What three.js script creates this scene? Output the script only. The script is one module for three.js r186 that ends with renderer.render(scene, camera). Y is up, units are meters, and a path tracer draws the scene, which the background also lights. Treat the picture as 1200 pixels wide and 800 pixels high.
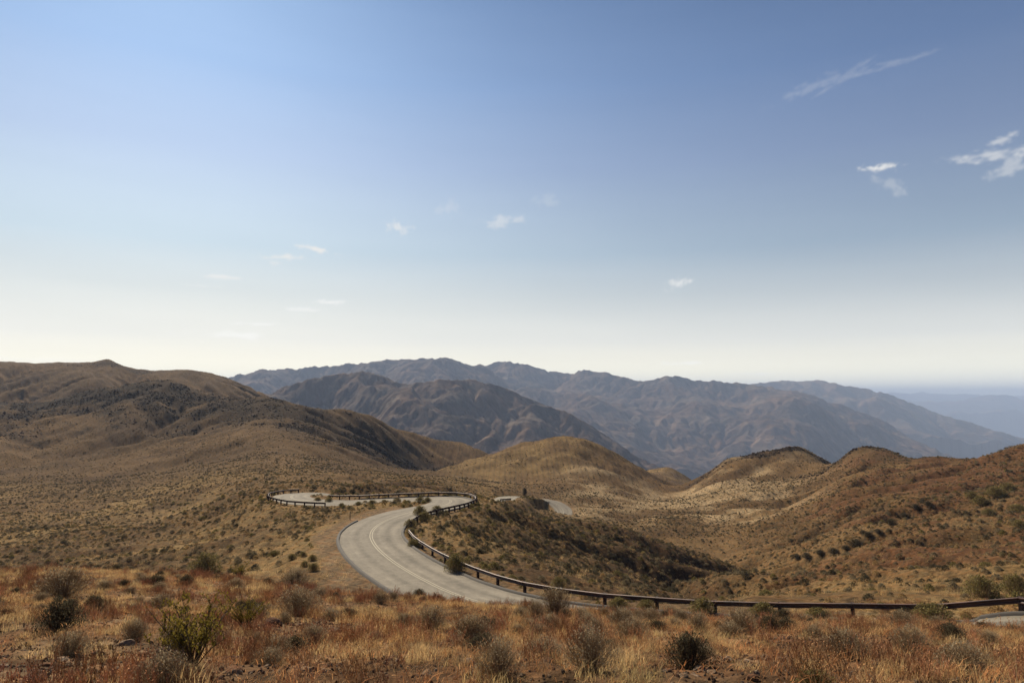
import * as THREE from 'three';
import { mergeGeometries } from 'three/addons/utils/BufferGeometryUtils.js';

// ------------------------------------------------------------------ camera, sky, sun, exposure
const scene = new THREE.Scene();
const FOC = 800, PITCH = Math.atan(65 / 800);          // survey lens: 24 mm on a 36 mm frame, tipped up a little
const camera = new THREE.PerspectiveCamera(2 * Math.atan(400 / FOC) * 180 / Math.PI, 1.5, 0.1, 120000);
camera.position.set(0, 0, 0);                          // the eye is the origin; the ground lies 1.6 m below
camera.rotation.x = PITCH;
scene.add(camera);
const renderer = new THREE.WebGLRenderer();
renderer.toneMapping = THREE.LinearToneMapping;
renderer.toneMappingExposure = 1.6;
renderer.shadowMap.enabled = true;

const SUN_AZ = -28 * Math.PI / 180, SUN_EL = 38 * Math.PI / 180;
const sunDir = new THREE.Vector3(Math.sin(SUN_AZ) * Math.cos(SUN_EL), Math.sin(SUN_EL), -Math.cos(SUN_AZ) * Math.cos(SUN_EL));
const sun = new THREE.DirectionalLight(new THREE.Color().setRGB(1.0, 0.87, 0.68), 5.0);
sun.position.copy(sunDir).multiplyScalar(400);
sun.castShadow = true;
sun.shadow.mapSize.set(4096, 4096);
Object.assign(sun.shadow.camera, { left: -400, right: 400, top: 400, bottom: -400, near: 1, far: 2000 });
scene.add(sun); scene.add(sun.target);
scene.fog = new THREE.FogExp2(new THREE.Color().setRGB(0.55, 0.70, 1.0), 8.0e-5);

// ------------------------------------------------------------------ small tools
const clamp = (x, a, b) => x < a ? a : x > b ? b : x;
const lerp = (a, b, t) => a + (b - a) * t;
const smooth = (a, b, x) => { const t = clamp((x - a) / (b - a), 0, 1); return t * t * (3 - 2 * t); };
function rng(seed) { let s = seed >>> 0; return () => { s = (s + 0x6D2B79F5) | 0; let t = Math.imul(s ^ (s >>> 15), 1 | s); t = (t + Math.imul(t ^ (t >>> 7), 61 | t)) ^ t; return ((t ^ (t >>> 14)) >>> 0) / 4294967296; }; }
const PERM = (() => { const r = rng(7), p = new Uint8Array(512), a = [...Array(256).keys()]; for (let i = 255; i > 0; i--) { const j = Math.floor(r() * (i + 1)); [a[i], a[j]] = [a[j], a[i]]; } for (let i = 0; i < 512; i++) p[i] = a[i & 255]; return p; })();
const GX = new Float64Array(256), GY = new Float64Array(256);
for (let i = 0; i < 256; i++) { GX[i] = Math.cos(i * 2.399963); GY[i] = Math.sin(i * 2.399963); }
function noise(x, y) {                                  // gradient noise, about -0.7..0.7
  const xi = Math.floor(x), yi = Math.floor(y), fx = x - xi, fy = y - yi, X = xi & 255, Y = yi & 255;
  const u = fx * fx * fx * (fx * (fx * 6 - 15) + 10), v = fy * fy * fy * (fy * (fy * 6 - 15) + 10);
  const a = PERM[X + PERM[Y]], b = PERM[X + 1 + PERM[Y]], c = PERM[X + PERM[(Y + 1) & 255]], d = PERM[X + 1 + PERM[(Y + 1) & 255]];
  const n0 = GX[a] * fx + GY[a] * fy, n1 = GX[b] * (fx - 1) + GY[b] * fy, n2 = GX[c] * fx + GY[c] * (fy - 1), n3 = GX[d] * (fx - 1) + GY[d] * (fy - 1);
  return lerp(lerp(n0, n1, u), lerp(n2, n3, u), v);
}
function fbm(x, y, oct = 4, gain = 0.5) { let s = 0, a = 1; for (let i = 0; i < oct; i++) { s += a * noise(x + i * 17.3, y - i * 9.1); x *= 2.03; y *= 2.03; a *= gain; } return s; }
const ridged = (x, y) => 1 - 2 * Math.abs(noise(x, y));
// a sight line of the survey: picture position -> (u, e): sideways and upward run per metre of depth
function sight(px, py) {
  const yc = (400 - py) / FOC, z = Math.cos(PITCH) - yc * Math.sin(PITCH);
  return [(px - 600) / FOC / z, (yc * Math.cos(PITCH) + Math.sin(PITCH)) / z];
}
function toPicture(x, y, d) {
  const c = Math.cos(PITCH), s = Math.sin(PITCH), z = d * c + y * s, v = y * c - d * s;
  return [600 + FOC * x / z, 400 - FOC * v / z];
}
const matt = (o) => new THREE.MeshPhysicalMaterial({ roughness: 1, specularIntensity: .06, ...o });
const lin = (c) => new THREE.Color().setRGB(c[0], c[1], c[2]);
const names = new Map();
function numbered(n) { const k = names.get(n) ?? 0; names.set(n, k + 1); return k ? `${n}_${String(k).padStart(3, '0')}` : n; }
function tag(o, label, category, group, kind) { o.userData = {}; if (label) o.userData.label = label; if (category) o.userData.category = category; if (group) o.userData.group = group; if (kind) o.userData.kind = kind; return o; }
function mesh(name, g, m, parent = scene) { const o = new THREE.Mesh(g, m); o.name = parent === scene ? numbered(name) : name; o.castShadow = o.receiveShadow = true; parent.add(o); return o; }

// ------------------------------------------------------------------ sky: air and a few small clouds
{
  const W = 4096, Hh = 2048, data = new Float32Array(W * Hh * 4);
  // colour of clear air by height (degrees), measured away from the sun
  const stops = [[0, 2.85, 2.5, 1.74], [2, 2.3, 2.05, 1.46], [3.2, 1.85, 1.68, 1.28], [4.6, 1.48, 1.40, 1.18], [8.3, .97, 1.01, .965], [11.8, .646, .774, .865], [18.7, .395, .512, .725], [25, .237, .362, .605], [31, .158, .258, .465], [45, .075, .135, .27], [90, .045, .09, .2]];
  const clouds = [   // picture position of the middle, half width, half height, tilt, strength, seed
    [260, 325, 30, 3.2, .02, .75, 1], [332, 301, 29, 4.2, -.05, .85, 2], [368, 292, 24, 4.2, .12, .95, 3], [322, 309, 9, 3.5, 0, .4, 4], [352, 362, 26, 3, 0, .45, 5], [386, 354, 22, 3.2, -.03, .75, 6],
    [300, 380, 28, 2.4, 0, .4, 7], [278, 393, 44, 4, 0, .35, 8], [466, 267, 16, 8, .1, .6, 9], [590, 259, 26, 8, -.1, .42, 10], [525, 243, 18, 10, 0, .18, 11], [640, 235, 20, 9, 0, .14, 12],
    [797, 331, 15, 8, -.3, .62, 13], [1030, 197, 19, 4.6, .05, .85, 14], [1046, 217, 22, 8, .5, .22, 15], [1160, 182, 36, 7.5, .12, .5, 16], [1176, 164, 18, 4.4, -.25, .45, 17], [1192, 190, 26, 9, -.3, .35, 18],
    [995, 88, 36, 4.2, -.42, .11, 19], [1045, 75, 42, 3.6, -.08, .12, 20], [945, 105, 34, 8, -.3, .12, 21], [805, 425, 30, 2.4, 0, .5, 22], [40, 420, 50, 3, 0, .15, 23], [235, 335, 24, 3, 0, .25, 24], [880, 438, 40, 2.2, 0, .3, 25],
  ].map(([px, py, a, b, t, k, s]) => { const [u, e] = sight(px, py), r = Math.hypot(1, u); return { az: Math.atan(u), el: Math.atan(e / r), a: a / FOC, b: b / FOC, t, k, s }; });
  const srow = [0, 0, 0];
  for (let j = 0; j < Hh; j++) {
    const el = ((j + .5) / Hh - .5) * Math.PI, deg = Math.max(el * 180 / Math.PI, 0);
    let i = 1; while (stops[i][0] < deg) i++;
    const t = (deg - stops[i - 1][0]) / (stops[i][0] - stops[i - 1][0]);
    for (let c = 0; c < 3; c++) srow[c] = lerp(stops[i - 1][c + 1], stops[i][c + 1], t);
    const ce = Math.cos(el), se = Math.sin(el);
    for (let k = 0; k < W; k++) {
      const a = ((k + .5) / W - .5) * 2 * Math.PI;      // direction (cos a, ., sin a)
      const x = Math.cos(a) * ce, z = Math.sin(a) * ce;
      const cs = x * sunDir.x + se * sunDir.y + z * sunDir.z, ang = Math.acos(clamp(cs, -1, 1));
      // forward scattering round the sun: air brightens and whitens towards it
      const g = Math.exp(-ang / .36), f = lerp(.38 + 2.4 * g, .68, .62 * smooth(15, 3, deg)),   // thick low air evens out
         fr = Math.pow(f, 1.12), fb = Math.pow(f, .8);
      let r = srow[0] * fr, gg = srow[1] * f, b = srow[2] * fb;
      const vein = 1 + .03 * fbm(a * 3 + el * 5, el * 26, 3);
      r *= vein; gg *= lerp(1, vein, .8); b *= lerp(1, vein, .6);
      const az = Math.atan2(x, -z);
      if (el > 0 && el < .7 && Math.abs(az) < .8) for (const q of clouds) {
        let dx = (az - q.az) * Math.cos(q.el), dy = el - q.el;
        if (Math.abs(dx) > q.a * 1.6 + q.b || Math.abs(dy) > q.b * 2.2 + q.a * .5) continue;
        const c = Math.cos(q.t), s = Math.sin(q.t), X = (dx * c - dy * s) / q.a, Y = (dx * s + dy * c) / q.b;
        const n = fbm(X * 1.9 + q.s * 7, Y * .9 + q.s * 3, 4, .55), n2 = fbm(X * 5 + q.s, Y * 2.2 - q.s, 3, .6);
        const den = clamp(1.05 - Math.sqrt(X * X + Y * Y) + n * .95 + n2 * .35, 0, 1);
        const al = q.k * den * den * (3 - 2 * den) * smooth(1.6, 1.1, Math.hypot(X, Y));
        const lit = .90 + .45 * smooth(11, 3, deg);
        r = lerp(r, lit, al); gg = lerp(gg, lit * .985, al); b = lerp(b, lit * .95, al);
      }
      const o = (j * W + k) * 4;
      data[o] = r / 1.6; data[o + 1] = gg / 1.6; data[o + 2] = b / 1.6; data[o + 3] = 1;
    }
  }
  const sky = new THREE.DataTexture(data, W, Hh, THREE.RGBAFormat, THREE.FloatType);
  sky.mapping = THREE.EquirectangularReflectionMapping; sky.magFilter = THREE.LinearFilter; sky.minFilter = THREE.LinearFilter; sky.needsUpdate = true;
  scene.background = sky; scene.environment = sky;
}
console.log('sky done');

// ------------------------------------------------------------------ textures that show what surfaces are made of
function tileNoise(N, cells, seed) {                    // periodic value noise on N x N
  const r = rng(seed), g = new Float32Array(cells * cells).map(() => r()), out = new Float32Array(N * N);
  for (let j = 0; j < N; j++) for (let i = 0; i < N; i++) {
    const x = i / N * cells, y = j / N * cells, xi = Math.floor(x), yi = Math.floor(y), fx = x - xi, fy = y - yi, u = fx * fx * (3 - 2 * fx), v = fy * fy * (3 - 2 * fy);
    const at = (a, b) => g[(b % cells) * cells + a % cells];
    out[j * N + i] = lerp(lerp(at(xi, yi), at(xi + 1, yi), u), lerp(at(xi, yi + 1), at(xi + 1, yi + 1), u), v);
  }
  return out;
}
function tileFbm(N, first, octaves, seed, gain = .55) { const o = new Float32Array(N * N); let a = 1, tot = 0; for (let k = 0; k < octaves; k++) { const t = tileNoise(N, first << k, seed + k * 31); for (let i = 0; i < o.length; i++) o[i] += a * t[i]; tot += a; a *= gain; } return o.map((v) => v / tot); }
function texture(N, fn, srgb, M = N) {
  const d = new Uint8Array(N * M * 4);
  for (let i = 0; i < N * M; i++) { const c = fn(i); d[i * 4] = clamp(c[0], 0, 1) * 255; d[i * 4 + 1] = clamp(c[1], 0, 1) * 255; d[i * 4 + 2] = clamp(c[2], 0, 1) * 255; d[i * 4 + 3] = 255; }
  const t = new THREE.DataTexture(d, N, M); t.wrapS = t.wrapT = THREE.RepeatWrapping; t.magFilter = THREE.LinearFilter; t.minFilter = THREE.LinearMipmapLinearFilter; t.generateMipmaps = true;
  if (srgb) t.colorSpace = THREE.SRGBColorSpace; t.needsUpdate = true; return t;
}
const N0 = 1024, soilA = tileFbm(N0, 8, 7, 11, .72), soilB = tileFbm(N0, 5, 4, 77, .6);
const soilMap = texture(N0, (i) => { const v = .76 + (soilA[i] - .5) * .95, w = (soilB[i] - .5) * .16; return [v + w, v, v - w * .8]; }, true);
const soilBump = texture(N0, (i) => [soilA[i], soilA[i], soilA[i]]);
const rockA = tileFbm(N0, 6, 8, 201, .66), rockB = tileFbm(N0, 4, 5, 301, .6);
const rockMap = texture(N0, (i) => { const v = .80 + (rockA[i] - .5) * .75, w = (rockB[i] - .5) * .18; return [v + w, v, v - w * .9]; }, true);
const rockBump = texture(N0, (i) => [rockA[i], rockA[i], rockA[i]]);

// ------------------------------------------------------------------ fluvial carving: water cuts valleys into a given relief
function carve(nx, nz, spec, { iters, K, m = .5, relax, rough, seed, soften = 1 }) {
  const n = nx * nz, h = new Float64Array(n), rec = new Int32Array(n), area = new Float64Array(n), dist = new Float32Array(n), r = rng(seed);
  for (let i = 0; i < n; i++) h[i] = spec[i] + (r() - .5) * rough;
  const off = [-1, 1, -nx, nx, -nx - 1, -nx + 1, nx - 1, nx + 1], len = [1, 1, 1, 1, 1.414, 1.414, 1.414, 1.414], edge = new Uint8Array(n), order = new Uint32Array(n);
  for (let i = 0; i < n; i++) { const x = i % nx, z = (i / nx) | 0; edge[i] = x === 0 || z === 0 || x === nx - 1 || z === nz - 1 ? 1 : 0; order[i] = i; }
  for (let it = 0; it < iters; it++) {
    for (let i = 0; i < n; i++) {
      rec[i] = i; area[i] = 1; if (edge[i]) continue;
      let best = 0, low = Infinity;
      for (let k = 0; k < 8; k++) { const j = i + off[k], s = (h[i] - h[j]) / len[k]; if (s > best) { best = s; rec[i] = j; dist[i] = len[k]; } if (h[j] < low) low = h[j]; }
      if (rec[i] === i) h[i] = low + 1e-3;              // a pit fills up
    }
    order.sort((a, b) => h[b] - h[a]);
    for (let k = 0; k < n; k++) { const i = order[k]; if (rec[i] !== i) area[rec[i]] += area[i]; }
    for (let k = n - 1; k >= 0; k--) { const i = order[k], q = rec[i]; if (q !== i) { const F = K * Math.pow(area[i], m) / dist[i]; if (h[i] > h[q]) h[i] = (h[i] + F * h[q]) / (1 + F); } }
    for (let i = 0; i < n; i++) if (!edge[i]) h[i] += relax * (spec[i] - h[i]);
  }
  for (let s = 0; s < soften; s++) { const c = h.slice(); for (let i = 0; i < n; i++) if (!edge[i]) h[i] = c[i] * .5 + .125 * (c[i - 1] + c[i + 1] + c[i - nx] + c[i + nx]); }
  return h;
}

// ------------------------------------------------------------------ the near land: surveyed points -> thin-plate surface
const pts = [];
function column(px, list) { for (const [d, py] of list) { const [u, e] = sight(px, py); pts.push([u * 2, Math.log(d), e]); } }
const drop = (l, k) => l.map(([d, p]) => [d, p + k * smooth(9, 16, d)]);
const fore = (a, b, c, dd, e) => [[.9, 1700], [2.4, 1050], [5, a], [7.4, b], [10.5, c], [15.5, dd], ...e];
column(-260, [...drop(fore(800, 765, 730, 697, [[26, 661], [45, 690], [70, 700]]), 8), [120, 655], [150, 630], [210, 602], [300, 572], [380, 545], [460, 508], [600, 470], [690, 474], [780, 452], [950, 424], [1250, 446]]);
column(-100, [...drop(fore(800, 765, 730, 697, [[26, 661], [45, 690], [70, 700]]), 8), [120, 655], [150, 630], [210, 602], [300, 572], [380, 545], [460, 508], [600, 470], [690, 474], [780, 452], [950, 424], [1250, 446]]);
column(0, [...drop(fore(800, 765, 730, 697, [[26, 662], [40, 685], [62, 698], [88, 676]]), 8), [120, 655], [150, 632], [210, 601], [300, 571], [380, 546], [460, 510], [530, 488], [600, 471], [680, 500], [780, 462], [860, 440], [950, 425], [1250, 446]]);
column(100, [...drop(fore(800, 766, 731, 698, [[26, 664], [40, 688], [60, 696], [84, 668]]), 7), [110, 650], [140, 631], [180, 611], [230, 591], [300, 571], [360, 556], [420, 531], [480, 501], [540, 475], [600, 453], [680, 486], [800, 446], [870, 434], [950, 424], [1250, 446]]);
column(128, [[900, 431], [955, 420.5], [1030, 432]]);
column(152, [[600, 448], [680, 478], [900, 436], [950, 431]]);
column(200, [...drop(fore(800, 768, 733, 702, [[25, 668], [38, 690], [55, 688], [75, 662]]), 7), [95, 645], [125, 625], [160, 605], [215, 585], [270, 570], [340, 550], [420, 520], [490, 490], [550, 465], [600, 446], [680, 478], [800, 450], [930, 433], [1250, 450]]);
column(300, [...drop(fore(800, 770, 737, 706, [[23, 678], [34, 694], [50, 680], [62, 664]]), 6), [75, 650], [92, 630], [112, 610], [128, 595], [150, 580], [190, 566], [235, 556], [300, 545], [370, 525], [440, 500], [510, 480], [570, 466], [650, 492], [800, 470], [930, 454], [1250, 480]]);
column(260, [[570, 463], [600, 460], [680, 490], [800, 458], [930, 440]]);
column(330, [[570, 467], [650, 495], [800, 490], [930, 472]]);
column(450, [[330, 553], [400, 548], [480, 530], [550, 508], [610, 489], [700, 515]]);
column(400, [...drop(fore(800, 771, 740, 712, [[21, 692], [30, 715], [44, 700], [56, 670]]), 5), [66, 650], [80, 628], [100, 604], [118, 590], [140, 578], [165, 570], [200, 561], [280, 550], [350, 538], [430, 520], [510, 500], [590, 477], [680, 500], [900, 530], [1250, 560]]);
column(500, [...drop(fore(800, 772, 742, 716, [[20, 700], [28, 730], [38, 728], [50, 700]]), 6), [66, 655], [80, 627], [98, 605], [128, 581], [150, 578], [190, 570], [240, 563], [330, 556], [400, 549], [432, 546.5], [520, 562], [580, 540], [640, 509], [740, 530], [900, 560], [1250, 580]]);
column(600, [...drop(fore(800, 772, 743, 718, [[20, 706], [28, 744], [40, 720], [52, 690]]), 8), [66, 661], [82, 640], [98, 621], [112, 606], [122, 597], [160, 605], [210, 590], [270, 585], [300, 577], [350, 565], [400, 550], [440, 530], [462, 521.5], [540, 550], [900, 565], [1250, 590]]);
column(550, [[270, 572], [340, 562], [400, 548], [440, 535], [455, 532], [530, 556], [640, 520], [740, 545]]);
column(660, [[300, 588], [350, 568], [400, 548], [445, 522], [470, 513.5], [550, 545], [900, 570]]);
column(700, [...drop(fore(800, 772, 743, 719, [[20, 710], [28, 750], [42, 716], [52, 694]]), 9), [75, 670], [100, 650], [120, 630], [140, 613], [180, 622], [260, 600], [330, 580], [380, 562], [430, 535], [460, 517], [550, 550], [900, 575], [1250, 590]]);
column(750, [[60, 690], [90, 670], [115, 645], [135, 626], [180, 635], [260, 608], [340, 585], [390, 570], [430, 550], [445, 543], [550, 566]]);
column(790, [...drop(fore(800, 773, 744, 719, [[20, 712], [28, 754], [44, 712]]), 12), [60, 694], [90, 676], [115, 655], [132, 639], [180, 638], [240, 610], [300, 598], [380, 581], [420, 570], [520, 572], [800, 548], [1250, 575]]);
column(850, [...drop(fore(800, 773, 744, 719, [[20, 713], [28, 756], [42, 712]]), 14), [55, 692], [85, 675], [115, 662], [130, 655], [160, 650], [190, 638], [225, 620], [265, 600], [310, 580], [350, 560], [385, 540], [402, 533], [500, 560], [800, 585], [1250, 600]]);
column(890, [[46, 702], [72, 682], [105, 667], [130, 660], [160, 640], [200, 618], [245, 600], [310, 572], [370, 545], [405, 527], [500, 560]]);
column(930, [...drop(fore(800, 773, 744, 719, [[20, 714], [28, 757], [40, 714]]), 15), [46, 702], [72, 682], [105, 662], [140, 641], [175, 620], [220, 600], [275, 580], [330, 560], [380, 538], [415, 519], [500, 560], [800, 590], [1250, 600]]);
column(965, [[330, 552], [380, 537], [400, 530]]);
column(1000, [...drop(fore(800, 773, 744, 719, [[20, 714], [27, 757], [38, 715]]), 16), [44, 700], [60, 680], [80, 660], [100, 640], [125, 620], [155, 600], [190, 580], [235, 560], [290, 540], [330, 525], [400, 555], [800, 590], [1250, 600]]);
column(1050, [[235, 552], [290, 538], [330, 530], [400, 560]]);
column(1100, [...drop(fore(800, 773, 744, 719, [[20, 716], [26, 760], [35, 720]]), 19), [42, 702], [57, 680], [77, 655], [100, 630], [128, 605], [160, 580], [200, 558], [250, 540], [275, 534], [350, 570], [800, 590]]);
column(1200, [...drop(fore(800, 773, 744, 721, [[19, 720], [24, 764], [32, 722]]), 26), [42, 702], [55, 680], [75, 650], [100, 620], [130, 590], [165, 560], [190, 540], [215, 521], [300, 570], [800, 590], [1250, 600]]);
column(1350, [...drop(fore(800, 773, 744, 723, [[19, 722], [24, 766], [30, 722]]), 30), [42, 695], [55, 670], [75, 640], [100, 608], [130, 575], [165, 540], [190, 517], [215, 500], [300, 560], [800, 590], [1250, 600]]);
column(1500, [...drop(fore(800, 773, 744, 723, [[19, 722], [24, 766], [30, 722]]), 30), [42, 695], [75, 640], [130, 575], [190, 517], [300, 560], [800, 590]]);
const tps = (() => {
  const n = pts.length, N = n + 3, A = Array.from({ length: N }, () => new Float64Array(N + 1));
  const U = (a, b) => { const r2 = (a[0] - b[0]) ** 2 + (a[1] - b[1]) ** 2; return r2 < 1e-12 ? 0 : r2 * Math.log(r2); };
  for (let i = 0; i < n; i++) { for (let j = 0; j < n; j++) A[i][j] = U(pts[i], pts[j]); A[i][i] += 3e-4; A[i][n] = A[n][i] = 1; A[i][n + 1] = A[n + 1][i] = pts[i][0]; A[i][n + 2] = A[n + 2][i] = pts[i][1]; A[i][N] = pts[i][2]; }
  for (let c = 0; c < N; c++) {
    let p = c; for (let r = c + 1; r < N; r++) if (Math.abs(A[r][c]) > Math.abs(A[p][c])) p = r;
    [A[c], A[p]] = [A[p], A[c]];
    for (let r = c + 1; r < N; r++) { const f = A[r][c] / A[c][c]; if (f) for (let k = c; k <= N; k++) A[r][k] -= f * A[c][k]; }
  }
  const w = new Float64Array(N);
  for (let c = N - 1; c >= 0; c--) { let s = A[c][N]; for (let k = c + 1; k < N; k++) s -= A[c][k] * w[k]; w[c] = s / A[c][c]; }
  // tabulate
  const nu = 300, nv = 440, u0 = -2.6, u1 = 2.6, v0 = Math.log(.7), v1 = Math.log(1400), tab = new Float64Array(nu * nv);
  for (let j = 0; j < nv; j++) for (let i = 0; i < nu; i++) {
    const x = lerp(u0, u1, i / (nu - 1)), y = lerp(v0, v1, j / (nv - 1)); let s = w[n] + w[n + 1] * x + w[n + 2] * y;
    const q = [x, y]; for (let k = 0; k < n; k++) s += w[k] * U(q, pts[k]); tab[j * nu + i] = s;
  }
  const cr = (a, b, c, d, t) => b + .5 * t * (c - a + t * (2 * a - 5 * b + 4 * c - d + t * (3 * (b - c) + d - a)));
  return (u, v) => {
    const fx = clamp((u * 2 - u0) / (u1 - u0) * (nu - 1), 1, nu - 2.001), fy = clamp((v - v0) / (v1 - v0) * (nv - 1), 1, nv - 2.001), i = Math.floor(fx), j = Math.floor(fy), tx = fx - i, ty = fy - j, R = [];
    for (let k = -1; k < 3; k++) { const o = (j + k) * nu + i; R.push(cr(tab[o - 1], tab[o], tab[o + 1], tab[Math.min(o + 2, tab.length - 1)], tx)); }
    return cr(R[0], R[1], R[2], R[3], ty);
  };
})();
const valley = (d) => -lerp(lerp(360, 900, smooth(1600, 4800, d)), 1250, smooth(6000, 14000, d));
function base(x, d) { return d * tps(clamp(x / d, -1.28, 1.28), Math.log(clamp(d, .75, 1390))); }
// carved relief of the hills (far grid) and of the slopes round the road (near grid)
function reliefGrid(x0, x1, d0, d1, cell, opt, rise) {
  const nx = Math.round((x1 - x0) / cell) + 1, nz = Math.round((d1 - d0) / cell) + 1, spec = new Float64Array(nx * nz);
  for (let j = 0; j < nz; j++) for (let i = 0; i < nx; i++) { const x = x0 + i * cell, d = d0 + j * cell; spec[j * nx + i] = base(x, d) + rise * fbm(x / (cell * 22), d / (cell * 22), 3); }
  const h = carve(nx, nz, spec, opt), del = new Float32Array(nx * nz);
  for (let j = 0; j < nz; j++) for (let i = 0; i < nx; i++) { const k = j * nx + i, e = Math.min(i, j, nx - 1 - i, nz - 1 - j) / 12; del[k] = (h[k] - base(x0 + i * cell, d0 + j * cell)) * clamp(e, 0, 1); }
  return (x, d) => {
    const fx = (x - x0) / cell, fz = (d - d0) / cell; if (fx < 0 || fz < 0 || fx >= nx - 1 || fz >= nz - 1) return 0;
    const i = fx | 0, j = fz | 0, a = fx - i, b = fz - j, o = j * nx + i;
    return lerp(lerp(del[o], del[o + 1], a), lerp(del[o + nx], del[o + nx + 1], a), b);
  };
}
const hillRelief = reliefGrid(-1000, 760, 290, 1240, 4, { iters: 26, K: .08, relax: .10, rough: 1.8, seed: 5, soften: 1 }, 4.5);
const slopeRelief = reliefGrid(-230, 330, 36, 340, 1.6, { iters: 22, K: .085, relax: .115, rough: .9, seed: 9, soften: 1 }, 1.8);
console.log('relief done');

// ------------------------------------------------------------------ the road: laid out along its guardrails
const gp = (px, py, d) => { const [u, e] = sight(px, py); return [u * d, e * d, d]; };
const railMain = [gp(1290, 721.5, 29.5), gp(1200, 725.0, 33), gp(1100, 727.0, 36), gp(1000, 723.0, 38.5), gp(900, 720.0, 41.2), gp(800, 715.0, 44.4), gp(700, 707.0, 48.2), gp(640, 698.2, 51.5), gp(592, 686.8, 55.5), gp(545, 669.5, 62.5), gp(508, 651.0, 70), gp(484, 634.0, 78.5), gp(478, 622.0, 85), gp(487, 612.0, 91.5), gp(506, 604.0, 98), gp(530, 598.4, 104), gp(549, 593.6, 110.5), gp(558, 587.8, 118), gp(550, 582.7, 125), gp(525, 581.0, 128.5), gp(490, 581.5, 129.5), gp(450, 583.3, 130), gp(420, 584.5, 130.5), gp(386, 586.5, 131)];
const railLoop = [gp(381, 592, 122), gp(360, 592, 122.3), gp(338, 591, 123.5), gp(321, 588, 127.5), gp(313.5, 584, 134), gp(318, 580.2, 141), gp(330, 578.2, 146.5), gp(350, 577, 150)];
const curveOf = (p) => new THREE.CatmullRomCurve3(p.map(([x, y, d]) => new THREE.Vector3(x, y, -d)), false, 'centripetal');
function offset(p, by) {                                // to the left of travel
  const c = curveOf(p), L = c.getLength(), n = Math.max(4, Math.round(L / 4)), out = [];
  for (let i = 0; i <= n; i++) { const q = c.getPointAt(i / n), t = c.getTangentAt(i / n), l = Math.hypot(t.x, t.z); out.push([q.x + t.z / l * by, q.y, -(q.z - t.x / l * by)]); }
  return out;
}
const HW = 3.55, RO = 4.35;
const centreA = offset(railMain, RO), centreB = offset(railLoop, -RO);
const roadPts = [[34, -7.28, 17], [29.5, -8.48, 22.5], ...centreA.slice(1, -1), ...centreB.slice(2), [-38.5, -21.35, 146.8], [-30, -21.91, 149], [-20, -23.27, 156], [-12, -25.71, 170], [-6.5, -28.44, 190], [-3, -31.77, 215], [-1, -35.91, 250], [3.5, -39.79, 278], [10, -42.16, 290], [16.5, -43.74, 291], [20.5, -45.39, 283], [19.5, -46.70, 272], [14, -48.11, 261]];
const roadCurve = curveOf(roadPts), roadLen = roadCurve.getLength(), RN = Math.round(roadLen / .6), roadS = [];
for (let i = 0; i <= RN; i++) { const q = roadCurve.getPointAt(i / RN), t = roadCurve.getTangentAt(i / RN), l = Math.hypot(t.x, t.z); roadS.push({ x: q.x, y: q.y, d: -q.z, nx: t.z / l, nd: t.x / l, s: i * roadLen / RN }); }
for (let k = 0; k < 14; k++) { const c = roadS.map((p) => p.y); for (let i = 1; i < RN; i++) roadS[i].y = .5 * c[i] + .25 * (c[i - 1] + c[i + 1]); }
// nearest road point through coarse cells
const cellsOf = new Map(), CS = 8, key = (a, b) => a * 4096 + b;
roadS.forEach((p, i) => { const a = Math.floor(p.x / CS), b = Math.floor(p.d / CS); for (let u = -2; u <= 2; u++) for (let v = -2; v <= 2; v++) { const k = key(a + u + 1000, b + v + 1000); if (!cellsOf.has(k)) cellsOf.set(k, []); cellsOf.get(k).push(i); } });
function nearRoad(x, d) {
  const c = cellsOf.get(key(Math.floor(x / CS) + 1000, Math.floor(d / CS) + 1000)); if (!c) return null;
  let best = 1e9, at = -1; for (const i of c) { const q = (roadS[i].x - x) ** 2 + (roadS[i].d - d) ** 2; if (q < best) { best = q; at = i; } }
  const p = roadS[at]; return { dist: Math.sqrt(best), y: p.y, side: (x - p.x) * p.nx + (d - p.d) * p.nd, s: p.s };
}
function ground(x, d) {
  let y;
  if (d > 1240) { const b = base(x * 1240 / d, 1240), t = smooth(1240, 2000, d); y = lerp(b, valley(d), t) + 14 * fbm(x / 900, d / 900, 4) * smooth(2000, 5000, d); if (t < 1) y += (1 - t) * 0; }
  else y = base(x, d) + hillRelief(x, d) * smooth(300, 380, d) + slopeRelief(x, d) * smooth(40, 60, d) * smooth(340, 290, d);
  const r = nearRoad(x, d), away = r ? smooth(HW + .4, HW + 5, r.dist) : 1;
  y += away * (.22 * fbm(x / 6, d / 6, 3) * smooth(5, 30, d) + .055 * fbm(x / 1.1, d / 1.1, 3) * smooth(140, 60, d) + .6 * smooth(30, 90, d) * fbm(x / 21, d / 21, 3) + smooth(300, 420, d) * (.9 * fbm(x / 13, d / 13, 3) + .9 * fbm(x / 48 + 3, d / 48, 3)) + .05 * fbm(x * 3.1, d * 3.1, 2) * smooth(45, 20, d));
  if (r && r.dist < 15) {
    const reach = r.side > 0 ? 7.5 : 6, t = smooth(HW + 1.6, HW + 1.6 + reach, r.dist);
    y = lerp(r.y - .09 - .05 * smooth(HW, HW + 1.2, r.dist), y, t);
  }
  return y;
}
// picture position -> place on the ground
function onGround(px, py, from = 2) {
  const [u, e] = sight(px, py); let d = from;
  while (d < 1200) { if (ground(u * d, d) >= e * d) return [u * d, ground(u * d, d), d]; d *= 1.004; }
  return null;
}
function inView(x, y, d) {                              // is the spot in the frame and not behind a rise
  const [px, py] = toPicture(x, y, d); if (px < -10 || px > 1210 || py > 812 || py < 380) return false;
  const u = x / d, e = y / d; for (let q = 4; q < d * .985; q *= 1.02) if (ground(u * q, q) > e * q) return false;
  return true;
}

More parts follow.
